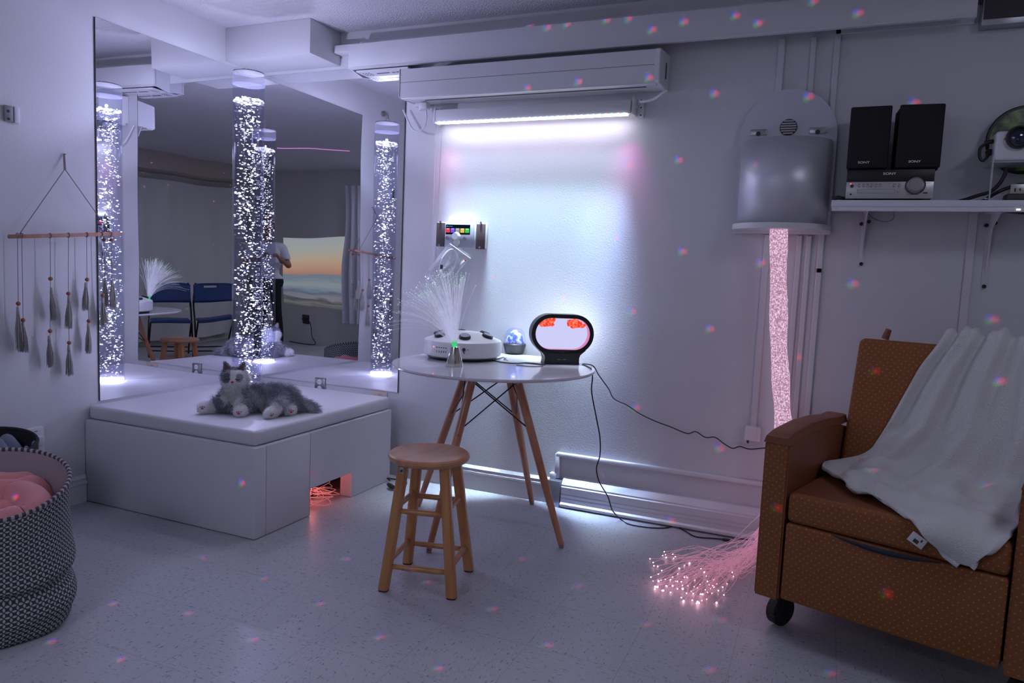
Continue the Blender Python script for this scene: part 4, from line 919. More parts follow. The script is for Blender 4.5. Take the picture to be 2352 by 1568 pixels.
lamp('fibre_tip_glow', 'POINT', at(1520, 1320, 2, .05), .07, (1, .35, .5), shadow_soft_size=.06)
lamp('bundle_glow', 'POINT', (3.0, -.33, .25), .18, (1, .5, .8), shadow_soft_size=.05)

# ================================================================ SHELF AND WHAT STANDS ON IT
SZ = 1.531
t = wthing('wall_shelf', 'long white wall shelf carrying the stereo and projector', 'shelf', (4.0, -.12, 1.49))
box('board', (3.20, 4.9, -.25, -.001, 1.505, SZ), m_trim, t, bev=.002); box('front_lip', (3.203, 4.9, -.247, -.232, 1.488, 1.506), m_trim, t, bev=.002)
for x, zb, sc in ((3.337, 1.28, 1), (3.795, 1.205, 1.3)):
    bm = bmesh.new(); B(bm, x-.010, x+.010, -.006, 0, zb, 1.504, bev=.001); prism(bm, [(-.006, 1.50), (-.20, 1.50), (-.20, 1.493), (-.05, 1.44), (-.006, zb+.03)], .005, Matrix(((0, 1, 0, x-.0025), (1, 0, 0, 0), (0, 0, 1, 0), (0, 0, 0, 1))))
    B(bm, x-.010-.014*(sc > 1), x+.010+.014*(sc > 1), -.19, 0, 1.498, 1.504)
    br = tag(obj('shelf_bracket', bm, m_trim), 'white metal shelf bracket below the %s' % ('black stereo' if sc == 1 else 'projector stand'), 'bracket', None)
    bm = bmesh.new()
    for k, (dx, z) in enumerate(((-.013, 1.455), (.016, 1.465), (0, zb+.005))):
        s_ = cylo('screw', (x+dx, -.012, z), (x+dx, 0, z), .0075, m_black, br, seg=12)
    bm.free()
# stereo
t = wthing('stereo_receiver', 'compact silver and black stereo receiver with a large round dial on the shelf', 'stereo', (3.405, -.13, SZ))
FY = -.215
box('chassis', (3.252, 3.558, FY+.004, -.03, 1.541, 1.652), m_blackm, t, bev=.002); fr = box('faceplate', (3.250, 3.560, FY-.002, FY+.006, 1.540, 1.606), m_silver, t, bev=.0015)
box('display', (3.250, 3.560, FY-.0015, FY+.006, 1.6065, 1.653), mat('black_gloss', (.004, .004, .005), .45), t, bev=.001)
for x in (3.27, 3.54): box('foot', (x-.012, x+.012, FY+.01, FY+.03, SZ, 1.541), m_black, t)
dl = latheo('dial', [(0, 0), (.033, 0), (.034, .004), (.031, .010), (.029, .016), (.026, .018), (.024, .0165), (0, .0165)], m_steel, t, (0, 0, 0), 48, Matrix.Translation((3.497, FY-.002, 1.592)) @ Matrix.Rotation(PI/2, 4, 'X'))
latheo('dial_ring', [(.034, 0), (.036, .002), (.034, .005)], m_dgrey, t, (0, 0, 0), 40, Matrix.Translation((3.497, FY-.002, 1.592)) @ Matrix.Rotation(PI/2, 4, 'X'))
for i, x in enumerate((3.298, 3.313, 3.328, 3.343, 3.358, 3.373, 3.424, 3.440)):
    b_ = cylo('button', (x, FY-.002, 1.589), (x, FY-.0045, 1.589), .0042, m_dgrey, t, seg=14); cylo('button_cap', (x, FY-.0044, 1.589), (x, FY-.0052, 1.589), .0034, m_silver, b_, seg=14)
    box('caption', (x-.005, x+.005, FY-.0026, FY-.0015, 1.5965, 1.5978), m_dgrey, fr)
b_ = cylo('button', (3.438, FY-.002, 1.566), (3.438, FY-.0045, 1.566), .0042, m_dgrey, t, seg=14); cylo('button_cap', (3.438, FY-.0044, 1.566), (3.438, FY-.0052, 1.566), .0034, m_silver, b_, seg=14)
cylo('power_button', (3.271, FY-.002, 1.589), (3.271, FY-.005, 1.589), .0065, m_dgrey, t, seg=18); cylo('power_light', (3.266, FY-.002, 1.5985), (3.266, FY-.004, 1.5985), .0015, emis('stereo_red', (1, .03, .03), 8), t, seg=8)
cylo('headphone_jack', (3.269, FY-.002, 1.557), (3.269, FY-.003, 1.557), .0036, m_black, t, seg=14); box('usb_port', (3.525, 3.541, FY-.003, FY-.0015, 1.559, 1.564), m_black, t)
tray = box('disc_tray', (3.291, 3.427, FY-.0030, FY-.0015, 1.5615, 1.576), m_dgrey, t); box('tray_door', (3.2917, 3.4263, FY-.0036, FY-.0028, 1.5622, 1.5753), m_silver, tray)
m_letter = mat('silver_lettering', (.75, .75, .75), .4, emit=(.5, .5, .5), es=.12)
def FM(x, y, z): return Matrix.Translation((x, y, z)) @ FACE
text('lettering', 'SONY', .013, m_letter, t, FM(3.403, FY-.0018, 1.637), sx=1.35); box('caption', (3.468, 3.512, FY-.0026, FY-.0015, 1.5545, 1.5555), m_dgrey, fr); box('caption', (3.533, 3.547, FY-.0026, FY-.0015, 1.5992, 1.6005), mat('green_print', (.1, .4, .2), .5), fr)
def speaker(x0, x1, rz, lab, lx):
    t = thing('loudspeaker', lab, 'loudspeaker', ((x0+x1)/2, FY+.08, 1.6535), rz); w = (x1-x0)/2
    bm = bmesh.new(); B(bm, -w+.004, w-.004, -.058, .075, 0, .246, bev=.002); obj('cabinet', bm, m_blackm, t)
    bm = bmesh.new(); B(bm, -w, w, -.075, -.060, .006, .25, bev=.006, seg=3); obj('grille', bm, mat('grille_cloth', (.003, .003, .004), .75, bump=(900, .0006)), t)
    text('lettering', 'SONY', .012, m_letter, t, FM(lx, -.0756, .030), sx=1.35); return t
speaker(3.247, 3.396, R_(-2), 'left black loudspeaker standing on the stereo', -.012); speaker(3.415, 3.572, R_(4), 'right black loudspeaker standing on the stereo', -.012)
tag(cable('speaker_cable', [(3.19+.02, -.21, SZ+.010), (3.225, -.225, SZ+.012), (3.245, -.2, SZ+.01)], .008, m_black), 'short black cable loop at the left end of the shelf', 'cable')
# projector
t = wthing('effect_projector', 'white boxy projector with a black lens standing above the shelf on clear rods', 'projector', (3.85, -.12, SZ))
box('body', (3.752, 3.96, -.205, -.07, 1.682, 1.792), m_plastic, t, bev=.010, seg=3)
M = Matrix.Translation((3.823, -.204, 1.765)) @ Matrix.Rotation(PI/2, 4, 'X')
ln = latheo('lens', [(.041, 0), (.043, .012), (.041, .022), (.035, .024), (.030, .014), (.020, .012), (.010, .016), (0, .018)], m_black, t, (0, 0, 0), 44, M); latheo('lens_glass', [(.030, .013), (.018, .019), (0, .021)], mat('lens_coating', (.01, .012, .05), .05, coat=1), ln, (0, 0, 0), 36, M)
cylo('screw', (3.781, -.203, 1.762), (3.781, -.208, 1.762), .0045, mat('brass', (.6, .4, .15), .3, 1), t, seg=14)
cylo('plug', (3.752, -.16, 1.762), (3.722, -.16, 1.757), .008, m_black, t); box('connector', (3.735, 3.752, -.15, -.12, 1.712, 1.735), m_black, t, bev=.001)
for x, y in ((3.748, -.21), (3.93, -.21), (3.93, -.05)): box('acrylic_leg', (x-.002, x+.002, y-.012, y+.002, SZ, 1.70), mat('frosted_acrylic', (.75, .75, .8), .2, alpha=.5), t)
box('acrylic_plate', (3.744, 3.965, -.212, -.05, 1.674, 1.679), MATS['frosted_acrylic'], t)
m_pic = mat('wheel_picture', (.02, .02, .015), .3, var=(14, (.16, .34, .04), .46, .62)); M = Matrix.Translation((3.872, -.055, 1.782)) @ Matrix.Rotation(PI/2, 4, 'X')
wh = latheo('effect_wheel', [(.128, 0), (.132, .003), (.128, .006), (0, .006)], m_black, t, (0, 0, 0), 60, M); lbl(latheo('picture_disc', [(0, .0075), (.119, .0075), (.119, .006)], m_pic, wh, (0, 0, 0), 56, M), 'dark green jungle picture disc'); latheo('hub', [(0, .0105), (.034, .0105), (.036, .007)], m_plastic, wh, (0, 0, 0), 36, M)
box('hub_stripe', (-.030, .030, -.0005, .0005, -.004, .004), mat('red_stripe', (.55, .04, .03), .4), wh, M=Matrix.Translation((3.865, -.066, 1.790)) @ Matrix.Rotation(R_(-38), 4, 'Y'))
cable('power_lead', [(3.722, -.16, 1.757), at(2268, 327, 1, -.16), at(2252, 340, 1, -.16), at(2250, 360, 1, -.16), at(2258, 369, 1, -.16), at(2270, 356, 1, -.15), (3.735, -.14, 1.725)], .0055, m_black, t)
tag(cable('black_cable', [at(2310, 385, 1, -.15), at(2308, 400, 1, -.15), at(2295, 422, 1, -.15), at(2275, 440, 1, -.15), at(2245, 449, 1, -.14), (3.66, -.12, SZ+.008), (3.60, -.1, SZ+.007), (3.575, -.06, SZ+.007)], .007, m_black), 'black cable curving from the projector to the stereo on the shelf', 'cable')
tag(cable('black_cable', [(3.74, -.1, SZ+.007), at(2290, 442, 1, -.12), at(2320, 430, 1, -.11), at(2345, 424, 1, -.10), (3.95, -.08, 1.60)], .007, m_black), 'black cable rising to the right behind the clear rod', 'cable')
t = wthing('power_strip', 'grey power strip with outlets lying on the shelf by the frame edge', 'power strip', (3.9, -.15, SZ)); box('strip_body', (3.805, 4.05, -.20, -.13, SZ+.001, SZ+.03), m_dgrey, t, bev=.008, seg=3)
bm = bmesh.new(); B(bm, 3.83, 3.90, -.12, -.115, SZ+.03, SZ+.075, bev=.002); o = obj('outlet_face', bm, m_silver, t)
for k in range(3): box('slot', (3.843+.016*k, 3.848+.016*k, -.1215, -.1195, SZ+.045+.004*(k % 2), SZ+.058), m_black, o)
cylo('ring_pull', (3.733, -.245, SZ+.004), (3.733, -.245, SZ+.008), .007, m_steel, None); bpy.data.objects['ring_pull'].name = 'metal_ring'; tag(bpy.data.objects['metal_ring'], 'tiny metal ring lying on the shelf below the projector', 'ring')
tag(box('indicator_light', (3.832, 3.845, -.2490, -.2465, 1.494, 1.499), emis('shelf_led', (1, .9, .75), 2)), 'tiny lit indicator on the shelf front edge', 'indicator light')
tag(cable('thin_wire', [(3.345, -.02, 1.50), at(2005, 500, 1, -.02), at(2030, 509, 1, -.02), at(2050, 504, 1, -.02), at(2054, 493, 1, -.02), (3.44, -.02, 1.503)], .0016, m_grey), 'thin grey wire looping below the shelf by the left bracket', 'wire')
tag(cable('black_cable', [(3.80, -.14, 1.502), (3.86, -.2, 1.488), (3.95, -.2, 1.484), (4.1, -.15, 1.502)], .005, m_black), 'black cable sagging under the shelf at the frame edge', 'cable')

# ================================================================ ARMCHAIR
def mk_dots():
    m = mat('dotted_upholstery', (.28, .118, .034), .6, spec=.12); N, L, b = nodes(m); g = N.new('ShaderNodeTexCoord'); s = N.new('ShaderNodeSeparateXYZ'); L.new(g.outputs['Object'], s.inputs[0])
    c_ = .0170; u = mth(N, L, 'MULTIPLY', mth(N, L, 'ADD', s.outputs[0], s.outputs[2]), 1/c_/1.41); v = mth(N, L, 'MULTIPLY', mth(N, L, 'SUBTRACT', s.outputs[0], s.outputs[2]), 1/c_/1.41)
    fu = mth(N, L, 'SUBTRACT', mth(N, L, 'FRACT', u), .5); fv = mth(N, L, 'SUBTRACT', mth(N, L, 'FRACT', v), .5)
    d = mth(N, L, 'ADD', mth(N, L, 'MULTIPLY', fu, fu), mth(N, L, 'MULTIPLY', fv, fv)); f = mth(N, L, 'LESS_THAN', d, .022)
    n = N.new('ShaderNodeTexNoise'); n.inputs['Scale'].default_value = 500; L.new(g.outputs['Object'], n.inputs['Vector']); base = mixc(N, L, n.outputs[0], (.22, .080, .030), (.30, .115, .043))
    L.new(mixc(N, L, mth(N, L, 'MULTIPLY', f, .55), base, (.50, .28, .13)), b.inputs['Base Color']); return m
m_dot = mk_dots(); m_uph = mat('plain_upholstery', (.22, .068, .026), .5, bump=(500, .0006))
ac = thing('armchair', 'orange-brown dotted recliner armchair on casters at the right', 'armchair', (3.062, -.98, 0), R_(-17.5))
def arm(u0, u1, nm='armrest'):
    prof = [(0, .145), (.70, .13), (.72, .5), (.66, .66), (.52, .690), (.38, .702), (.22, .706), (.08, .698), (.0, .688)]
    bm = bmesh.new(); prism(bm, [(v, z-.022 if z > .6 else z) for v, z in prof], u1-u0, Matrix(((0, 1, 0, u0), (1, 0, 0, 0), (0, 0, 1, 0), (0, 0, 0, 1))), bev=.005)
    o = obj('armrest', bm, [m_uph, m_dot], ac)
    for p in o.data.polygons:
        if p.normal.y < -.7: p.material_index = 1
    # padded top
    n1, n2 = 40, 12; V, F = [], []
    tops = [(v, z) for v, z in reversed(prof[4:])]; vs = np.linspace(-.004, .60, n1+1); zz = np.interp(vs, [a for a, _ in tops], [b for _, b in tops])
    for i in range(n1+1):
        for j in range(n2+1):
            q = j/n2; edge = 1-abs(2*q-1)**6; z = zz[i]+.008*edge*min(1, (i+.3)/3) if 0 < j < n2 else zz[i]-.022
            V.append((u0-.002+(u1-u0+.004)*q, vs[i], z))
    for i in range(n1):
        for j in range(n2): a = i*(n2+1)+j; F.append((a, a+1, a+n2+2, a+n2+1))
    F.append(tuple(range(n2, -1, -1))); F.append(tuple(n1*(n2+1)+j for j in range(n2+1)))
    q = rawobj('arm_pad', V, F, m_uph, o, ang=50); return o
arm(0, .082); arm(.704, .786)
bm = bmesh.new(); B(bm, .088, .698, .0, .60, .415, .515, bev=.018, seg=4)
for v in bm.verts:
    if v.co.z > .45: v.co.z += .018*math.sin(PI*(v.co.x-.088)/.61)*min(1, v.co.y/.06+.4)
sc2 = obj('seat_cushion', bm, [m_uph, m_dot], ac)
for p in sc2.data.polygons:
    if p.normal.y < -.5: p.material_index = 1
box('front_panel', (.090, .697, -.004, .05, .155, .412), m_dot, ac, bev=.008, seg=3)
box('under_frame', (.086, .70, .05, .68, .16, .40), m_blackm, ac)
bm = bmesh.new(); M = Matrix.Translation((0, .50, .46)) @ Matrix.Rotation(-math.atan2(.12, .49), 4, 'X'); B(bm, .090, .698, 0, .12, 0, .55, bev=.022, seg=4, M=M)
for v in bm.verts: v.co.z += .022*math.sin(PI*(v.co.x-.09)/.61)*(v.co.z > .9)
obj('backrest', bm, m_dot, ac)
bm = bmesh.new(); V = []
prof = [(.235, .4125, -.008), (.53, .407, -.010)]
for i in range(13):
    f = i/12; x = .235+.30*f; w = .012*math.sin(PI*f)+.001; V.append((x, .414-.004*math.sin(PI*f), w))
Vb = [(x, -.0075, z) for x, z, w in V]+[(x, -.0065, z-w*1.3) for x, z, w in V]; F = [(i, i+1, 13+i+1, 13+i) for i in range(12)]
st_ = rawobj('pull_strap', Vb, F, mat('blue_strap', (.01, .02, .04), .6), ac); st_.modifiers.new('s', 'SOLIDIFY').thickness = .002
cylo('knob', (.175, .66, .995), (.185, .66, 1.032), .014, m_uph, ac, r1=.011, seg=12)
for (u, v) in ((.045, .14), (.745, .14), (.045, .60), (.745, .60)):
    M = Matrix.Translation((u, v, .055)) @ Matrix.Rotation(PI/2, 4, 'Y') @ Matrix.Rotation(R_(20), 4, 'X')
    c_ = latheo('caster', [(0, -.022), (.045, -.022), (.053, -.016), (.053, .016), (.045, .022), (0, .022)], m_rubber, ac, (0, 0, 0), 36, M)
    bm = bmesh.new(); cyl(bm, (u, v, .07), (u, v, .145), .012, seg=14); B(bm, u-.028, u+.028, v-.02, v+.04, .10, .112, bev=.004); obj('fork', bm, m_black, c_)
    bm = bmesh.new(); B(bm, u-.008, u+.010, v-.075, v-.03, .045, .060, bev=.004, M=None); obj('brake_lever', bm, m_black, c_)

# ---------------------------------------------------------------- white blanket over the armchair
pathp = [(.70, .80), (.695, 1.00), (.668, 1.035), (.640, 1.035), (.622, 1.015), (.600, .912), (.572, .79), (.545, .685), (.520, .585), (.498, .553), (.44, .541), (.37, .540), (.282, .541), (.212, .541), (.109, .540), (.05, .536), (.015, .530), (-.014, .510), (-.020, .473), (-.021, .45), (-.022, .424)]
uLp = [.40, .378, .376, .377, .372, .316, .273, .237, .195, .150, .105, .078, .099, .171, .246, .35, .41, .462, .497, .54, .598]
uRp = [.700]*14+[.700, .698, .685, .668, .645, .622, .606]
ds = [0]
for i in range(1, len(pathp)): ds.append(ds[-1]+math.hypot(pathp[i][0]-pathp[i-1][0], pathp[i][1]-pathp[i-1][1]))
NS, NU = 240, 150; S_ = np.linspace(0, ds[-1], NS+1)
def sm1(x, k=5): return np.convolve(np.pad(x, k, 'edge'), np.ones(2*k+1)/(2*k+1), 'valid')
pv = sm1(np.interp(S_, ds, [p[0] for p in pathp]), 3); pz = sm1(np.interp(S_, ds, [p[1] for p in pathp]), 3); uL = sm1(np.interp(S_, ds, uLp), 4); uR = sm1(np.interp(S_, ds, uRp), 4)
dv = np.gradient(pv); dz = np.gradient(pz); nl = np.hypot(dv, dz); nv, nz = dz/nl, -dv/nl     # outward normal in (v,z)
V, F = [], []
for i in range(NS+1):
    s = S_[i]; frac = i/NS
    for j in range(NU+1):
        q = j/NU; u = uL[i]+(uR[i]-uL[i])*q
        w = u+.22*(frac-.3)   # folds slant
        bl_ = min(1, max(0, (frac-.45)/.25)); ph = (q*10.5)*(1-bl_)+bl_*(u*17-3.0*(frac-.45))+1.0*math.sin(3.1*frac+q*2)
        f = .025*(.5+.5*math.sin(ph*2.1+.8*math.sin(5*frac)))**.8+.007*math.sin(ph*4.7+2.2*frac*3)+.004*math.sin(w*60+9*frac)
        f *= .35+.65*math.sin(PI*min(1, frac*1.2))**.5
        # gathered crumple near the front edge
        if frac > .55:
            g = min(1, (frac-.55)/.2); f += g*(.007*math.sin(26*u+20*s)+.006*math.sin(45*s-14*u))
        edge = min(q/.03, (1-q)/.03, 1); f = f*edge+.004*(1-edge)+.007
        if frac > .985: f *= .8
        lob = .05*math.exp(-((u-.70)/.03)**2)*(frac > .3)*math.sin(PI*min(1, max(0, (frac-.3)/.5)))
        V.append((u, pv[i]+nv[i]*f, pz[i]+nz[i]*f+lob))
for i in range(NS):
    for j in range(NU): a = i*(NU+1)+j; F.append((a, a+1, a+NU+2, a+NU+1))
bl = tag(thing('throw_blanket', 'fluffy white throw blanket draped over the armchair back and seat', 'blanket', (3.062, -.98, 0), R_(-17.5)), 'fluffy white throw blanket draped over the armchair back and seat', 'blanket')
o = rawobj('fleece', V, F, mat('white_fleece', (.74, .73, .70), .95, sheen=.25, bump=(230, .006, 6)), bl); sd = o.modifiers.new('s', 'SOLIDIFY'); sd.thickness = .012; sd.offset = 1
M = Matrix.Translation((.478, -.034, .474)) @ Matrix.Rotation(R_(28), 4, 'Y')
lbt = box('care_tag', (-.022, .022, -.002, 0, -.020, .012), m_white, bl, bev=.0008, M=M); bm = bmesh.new(); B(bm, -.008, .006, -.003, -.002, -.014, -.003, M=M); B(bm, .008, .012, -.003, -.002, -.002, .006, M=M); obj('print', bm, m_dgrey, lbt)

# ================================================================ REST OF THE ROOM (seen in the mirrors)
struct(box('trim_2', (4.55, RX, LY, -.4, 2.24, H), mat('brown_grey_soffit', (.45, .40, .36), .6)))
def curtain(name, lab, p0, p1, z0, z1, amp, nf, m):
    n, k = 160, 20; V, F = [], []; p0 = Vector(p0); p1 = Vector(p1); d = (p1-p0); nn = Vector((-d.y, d.x)).normalized()
    for i in range(k+1):
        for j in range(n+1):
            q = j/n; f = amp*math.sin(2*PI*nf*q+.5*math.sin(7*q)+.6*i/k)*(.5+.5*i/k); c = p0+d*q+nn*f; V.append((c.x, c.y, z1+(z0-z1)*i/k))
    for i in range(k):
        for j in range(n): a = i*(n+1)+j; F.append((a, a+1, a+n+2, a+n+1))
    return tag(rawobj(name, V, F, m), lab, 'curtain')
curtain('curtain', 'wide grey curtain on the far right wall, seen in the mirror', (4.92, -3.0), (4.92, -4.86), .08, 2.16, .012, 5, mat('grey_curtain', (.72, .72, .69), .85))
curtain('curtain', 'white curtain beside the projected sunset, seen in the mirror', (2.30, -5.12), (3.10, -5.12), .32, 2.3, .025, 7, mat('white_curtain', (.62, .62, .66), .85))
def mk_sun():
    m = emis('sunset_projection', (1, 1, 1), .62); N = m.node_tree.nodes; L = m.node_tree.links; e = [n for n in N if n.type == 'EMISSION'][0]
    g = N.new('ShaderNodeNewGeometry'); s = N.new('ShaderNodeSeparateXYZ'); L.new(g.outputs['Position'], s.inputs[0])
    n = N.new('ShaderNodeTexNoise'); mp = N.new('ShaderNodeMapping'); mp.inputs['Scale'].default_value = (2.0, 1, 14); L.new(g.outputs['Position'], mp.inputs[0]); L.new(mp.outputs[0], n.inputs['Vector']); n.inputs['Scale'].default_value = 1
    z = mth(N, L, 'MULTIPLY', mth(N, L, 'SUBTRACT', s.outputs[2], .51), 1/1.065); low = mth(N, L, 'LESS_THAN', z, .45)
    z2 = mth(N, L, 'ADD', z, mth(N, L, 'MULTIPLY', mth(N, L, 'MULTIPLY', mth(N, L, 'SUBTRACT', n.outputs[0], .5), .16), low))
    r = N.new('ShaderNodeValToRGB'); L.new(z2, r.inputs[0]); cr_ = r.color_ramp; cr_.interpolation = 'LINEAR'
    st = [(0, (.14, .14, .13)), (.05, (.25, .25, .27)), (.10, (.10, .11, .12)), (.14, (.34, .34, .38)), (.20, (.16, .21, .30)), (.25, (.30, .37, .47)), (.32, (.42, .48, .50)), (.40, (.28, .36, .45)), (.455, (.30, .36, .44)), (.462, (.62, .36, .28)), (.56, (.80, .48, .32)), (.70, (.78, .62, .45)), (.85, (.62, .66, .60)), (1, (.56, .62, .64))]
    while len(cr_.elements) > 1: cr_.elements.remove(cr_.elements[0])
    cr_.elements[0].position = 0; cr_.elements[0].color = (*st[0][1], 1)
    for p, c in st[1:]: q = cr_.elements.new(p); q.color = (*c, 1)
    L.new(r.outputs[0], e.inputs[0]); return m
tag(box('projected_picture', (3.13, 4.27, LY, LY+.002, .51, 1.575), mk_sun()), 'sunset over the sea projected on the far wall, seen in the mirror', 'projection')  # projected light painted as a thin emitting sheet on the wall
t = wthing('wall_outlet', 'dark outlet plate with a plug below the projected sunset, seen in the mirror', 'outlet', (3.87, LY, .33)); box('plate', (3.80, 3.94, LY, LY+.008, .27, .39), m_dgrey, t, bev=.002); box('plug', (3.84, 3.87, LY+.008, LY+.04, .31, .35), m_black, t, bev=.003)
cable('cord', [(3.93, LY+.04, .33), (3.75, LY+.05, .30), (3.70, LY+.05, .12), (3.62, LY+.05, .02), (3.9, LY+.08, .01), (4.2, LY+.06, .01)], .006, m_black, t)
# blue folding chairs
m_blue = mat('blue_seat', (.008, .045, .17), .45); m_tube = mat('black_tube', (.01, .01, .012), .4, .3)
def fold_chair(hole, lab):
    t = thing('folding_chair', lab, 'folding chair', (0, 0, 0), 0, None)
    n = 14; V, F = [], []
    for i in range(n+1):
        for j in range(9):
            u = -.234+.468*i/n; q = j/8; z = .62+.24*q-.018*(abs(u)/.225)**4*(q > .5); V.append((u, .20+.04*q+.02*(1-(u/.225)**2), z))
    for i in range(n):
        for j in range(8):
            if hole and j == 6 and 3 <= i <= 6: continue
            a = i*9+j; F.append((a, a+1, a+10, a+9))
    o = rawobj('backrest', V, F, m_blue, t); o.modifiers.new('s', 'SOLIDIFY').thickness = .018
    bm = bmesh.new(); B(bm, -.21, .21, -.20, .20, .42, .45, bev=.014, seg=3); obj('seat', bm, m_blue, t)
    for s in (-1, 1):
        x = .232*s; V, F = tube_vf(spline([(x*.9, .255, .86), (x, .23, .62), (x, .05, .42), (x, -.22, .011)], 6), .011, 10); rawobj('front_leg', V, F, m_tube, t)
        V, F = tube_vf([(x*.92, -.16, .43), (x*.92, .12, .2), (x*.92, .27, .011)], .010, 10); rawobj('rear_leg', V, F, m_tube, t)
    rawobj('crossbar', *tube_vf([(-.22, -.17, .09), (0, -.18, .09), (.22, -.17, .09)], .008, 8), m_tube, t); rawobj('crossbar', *tube_vf([(-.21, .22, .10), (.21, .22, .10)], .008, 8), m_tube, t)
    return t
fc0 = fold_chair(True, 'blue folding chair with a hand hole, left of the pair seen in the mirror'); rz_ = math.atan2(-.78, -.62)+PI/2     # seat front (-y) turned towards the corner
ang_ = math.atan2(.62, -.78)+PI/2
base_ = Vector((3.79, -3.06, 0)); side = Vector((math.cos(ang_), math.sin(ang_), 0))
fc0.location = base_+side*.25; fc0.rotation_euler = (0, 0, ang_)
fc1 = fold_chair(False, 'blue folding chair without a visible hand hole, right of the pair seen in the mirror'); fc1.location = base_-side*.25; fc1.rotation_euler = (0, 0, ang_)
# person behind the camera
pe = thing('person', 'person in white t-shirt and dark trousers standing with raised hands, seen in mirror', 'person', (3.49, -3.98, 0), math.atan2(.68, -.73)+PI/2)
m_skin = mat('skin', (.35, .17, .11), .5)
bc_ = [((-.09, 0, .90), (.09, 0, .90), .12, .12, (1, .85, 1)), ((0, 0, .95), (0, 0, 1.18), .12, .13, (1.2, .8, 1)), ((0, 0, 1.18), (0, 0, 1.34), .14, .13, (1.25, .75, 1)), ((-.15, .01, 1.41), (.15, .01, 1.41), .058, .058), ((0, .0, 1.42), (0, -.02, 1.54), .055, .05),
    ((0, -.03, 1.63), (0, -.03, 1.63), .09, .09, (.85, 1.02, 1.22)), ((0, -.085, 1.56), (0, -.085, 1.56), .04, .04)]
for s in (-1, 1):
    bc_ += [((s*.09, 0, .88), (s*.10, -.01, .50), .088, .058), ((s*.10, -.01, .50), (s*.11, .02, .09), .056, .038), ((s*.11, .02, .045), (s*.12, -.14, .035), .042, .034),
        ((s*.19, .01, 1.39), (s*.27, -.04, 1.15), .050, .040), ((s*.27, -.04, 1.15), (s*.12, -.24, 1.27), .037, .027), ((s*.12, -.24, 1.27), (s*.085, -.30, 1.30), .026, .030, (1, 1, .8)), ((s*.096, -.125, 1.635), (s*.096, -.125, 1.635), .001, .001)]
bc_ = [c for c in bc_ if c[2] > .01]+[((0, -.125, 1.615), (0, -.13, 1.605), .014, .016), ((-.088, -.02, 1.62), (-.088, -.02, 1.62), .02, .02, (.5, 1, 1.4)), ((.088, -.02, 1.62), (.088, -.02, 1.62), .02, .02, (.5, 1, 1.4))]
for s in (-1, 1):
    for k in range(4): bc_.append(((s*(.075-.006*k), -.305, 1.325-.017*k), (s*(.03-.004*(k % 2)), -.335+.004*k, 1.322-.017*k), .0095, .008))
    bc_.append(((s*.10, -.29, 1.30), (s*.055, -.27, 1.275), .011, .009))
pme = blob('body', bc_, .011, 4)
def pcol(p): return (.35, .17, .11)
pb_ = link('body', pme, m_skin, pe)
def cloth_from(me, name, test, off, m, lab):
    b = bmesh.new(); b.from_mesh(me); b.normal_update(); bmesh.ops.delete(b, geom=[v for v in b.verts if not test(v.co)], context='VERTS')
    for v in b.verts: v.co += v.normal*off
    me2 = bpy.data.meshes.new(name); b.to_mesh(me2); b.free(); me2.materials.clear(); o = link(name, me2, m, pe); return lbl(o, lab)
cloth_from(pme, 'shirt', lambda c: (.93 < c.z < 1.455 and abs(c.x) < .20 and c.y > -.18) or (1.24 < c.z < 1.455 and abs(c.x) < .30 and c.y > -.10), .016, mat('white_tshirt', (.70, .70, .72), .9), 'white short-sleeved t-shirt')
cloth_from(pme, 'trousers', lambda c: .08 < c.z < .97 and c.y > -.13, .010, m_blackm, 'dark trousers')
cloth_from(pme, 'shoes', lambda c: c.z < .10, .006, m_black, 'black shoes')
cloth_from(pme, 'hair', lambda c: c.z > 1.60 and (c.y > -.05 or c.z > 1.70), .012, mat('dark_hair', (.03, .02, .015), .7), 'short dark hair')
for s in (-1, 1): bm = bmesh.new(); sph(bm, (s*.034, -.113, 1.645), .011, 2); obj('eye', bm, m_white, pe)
bm = bmesh.new(); sph(bm, (0, -.118, 1.572), .012, 2, (1.9, .4, .5)); obj('mouth', bm, mat('lips', (.35, .09, .08), .5), pe)
# pink line of light cast on the ceiling, built as an emitting strip
tag(box('glow_strip', (-.40, .40, -.006, .006, -.008, 0), emis('pink_light_line', (.75, .30, .75), .9), M=Matrix.Translation((2.27, -3.40, H)) @ Matrix.Rotation(math.atan2(-.66, -.46), 4, 'Z')), 'pink line of cast light on the ceiling, built as a glowing strip, seen in the right mirror', 'cast light')

# ================================================================ LASER STAR PROJECTOR (red/green/blue dots)
LP = Vector((1.85, -4.5, 2.2))
t = wthing('star_projector', 'small black star projector hanging from the ceiling behind the camera', 'projector', tuple(LP))
box('housing', (LP.x-.06, LP.x+.06, LP.y-.16, LP.y-.02, LP.z-.05, LP.z+.06), m_black, t, bev=.01); cylo('mount', (LP.x, LP.y-.09, LP.z+.06), (LP.x, LP.y-.09, H), .012, m_black, t)
def wy(l, y): return [at(a, b, 1, y) for a, b in l]
D = wy([(1640, 215), (1558, 367), (1567, 577), (1748, 604), (1450, 715), (1629, 755), (1460, 935), (1652, 1028), (1958, 651), (2277, 733), (2098, 235), (1442, 380), (1412, 548), (1290, 684), (1830, 820), (1127, 634)], 0)
D += wy([(1540, 1196)], -.056)+wy([(1256, 63), (1301, 55), (1392, 46), (1442, 42), (1497, 68), (1570, 50), (1688, 36), (1740, 53), (1867, 3), (1970, 30), (1200, 46)], -.125)+wy([(1210, 202), (1328, 188), (1489, 178)], -.2)+wy([(1856, 222)], -.034)+wy([(1730, 378)], -.17)
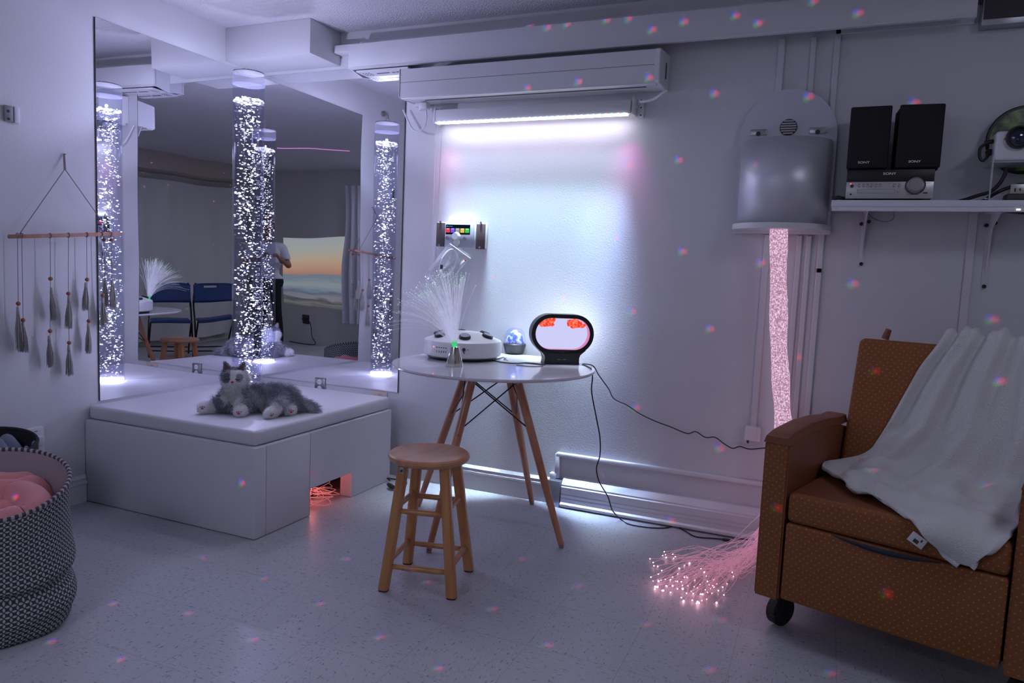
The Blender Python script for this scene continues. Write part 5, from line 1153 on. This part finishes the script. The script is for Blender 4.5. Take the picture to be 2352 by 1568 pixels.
D += [at(a, b, 2, 0) for a, b in [(263, 1250), (467, 1280), (605, 1327), (258, 1385), (432, 1407), (117, 1473), (275, 1513), (580, 1467), (733, 1385), (871, 1462), (1006, 1533), (1257, 1480), (1480, 1433), (1627, 1537), (1906, 1545), (1196, 1282), (981, 1335), (1130, 1397), (1325, 1345), (1655, 1422), (792, 1282)]]
D += [at(705, 1080, 0, 1.05), at(555, 1108, 1, -1.148), at(968, 1022, 2, .495)]
_ex = Vector((math.cos(R_(-17.5)), math.sin(R_(-17.5)), 0)); _ey = Vector((-_ex.y, _ex.x, 0)); _o = Vector((3.062, -.98, 0))
def plane_hit(px, py, p0, n_):
    d = cf+cr*((px-1176)/FPX)-cu*((py-784)/FPX); c = Vector(CAM); return c+d*((p0-c).dot(n_)/d.dot(n_))
nb_ = _ex.cross(_ey*.12+Vector((0, 0, .485))); D += [plane_hit(2005, 850, _o+_ey*.5+Vector((0, 0, .5)), nb_), plane_hit(2294, 875, _o+_ey*.49+Vector((0, 0, .5)), nb_), plane_hit(2035, 1362, _o, _ey), plane_hit(1782, 1165, _o, _ey), at(2015, 1085, 2, .55), at(2260, 1112, 2, .56)]
for i in range(30): D.append(Vector((5.0, rng.uniform(-5, -1.5), rng.uniform(.4, 2.4))))
for i in range(14): D.append(Vector((rng.uniform(.9, 4.5), rng.uniform(-4, -1.2), H)))
li = lamp('star_light', 'POINT', LP, 340, (1, 1, 1), shadow_soft_size=0); li.data.use_nodes = True; nt = li.data.node_tree; N = nt.nodes; L = nt.links
em = [n for n in N if n.type == 'EMISSION'][0]; tc = N.new('ShaderNodeTexCoord'); vn = N.new('ShaderNodeVectorMath'); vn.operation = 'NORMALIZE'; L.new(tc.outputs['Normal'], vn.inputs[0])
chs = []
for off in ((-.0021, .0003, 0), (.0016, 0, .0020), (.0015, 0, -.0016)):       # red right, green low left, blue high left
    va = N.new('ShaderNodeVectorMath'); va.operation = 'ADD'; va.inputs[1].default_value = off; L.new(vn.outputs[0], va.inputs[0]); cur = None
    for p in D:
        d = (p-LP).normalized(); ds_ = N.new('ShaderNodeVectorMath'); ds_.operation = 'DISTANCE'; ds_.inputs[1].default_value = d; L.new(va.outputs[0], ds_.inputs[0])
        cur = ds_.outputs['Value'] if cur is None else mth(N, L, 'MINIMUM', cur, ds_.outputs['Value'])
    r = N.new('ShaderNodeMapRange'); r.interpolation_type = 'SMOOTHSTEP'; r.inputs[1].default_value = .0046; r.inputs[2].default_value = .0004; r.inputs[3].default_value = 0; r.inputs[4].default_value = 1; L.new(cur, r.inputs[0]); chs.append(r.outputs[0])
cc_ = N.new('ShaderNodeCombineXYZ')
for i, c in enumerate(chs): L.new(mth(N, L, 'MULTIPLY', c, (1.0, .30, .75)[i]), cc_.inputs[i])
L.new(cc_.outputs[0], em.inputs[0])

# ---------------------------------------------------------------- groups of repeats
for nm, g in (('loudspeaker', 'pair of loudspeakers on the stereo'), ('folding_chair', 'blue folding chairs seen in the mirror'), ('wall_mirror', 'corner wall mirrors'), ('shelf_bracket', 'brackets under the wall shelf'),
              ('laundry_basket', 'fabric baskets by the left wall'), ('curtain', 'curtains at the far side of the room'), ('cable_raceway', 'white cable raceways on the rear wall'), ('wall_outlet', 'outlets and plates on the walls')):
    for o in bpy.data.objects:
        if o.parent is None and o.name.split('.')[0] == nm: o['group'] = g
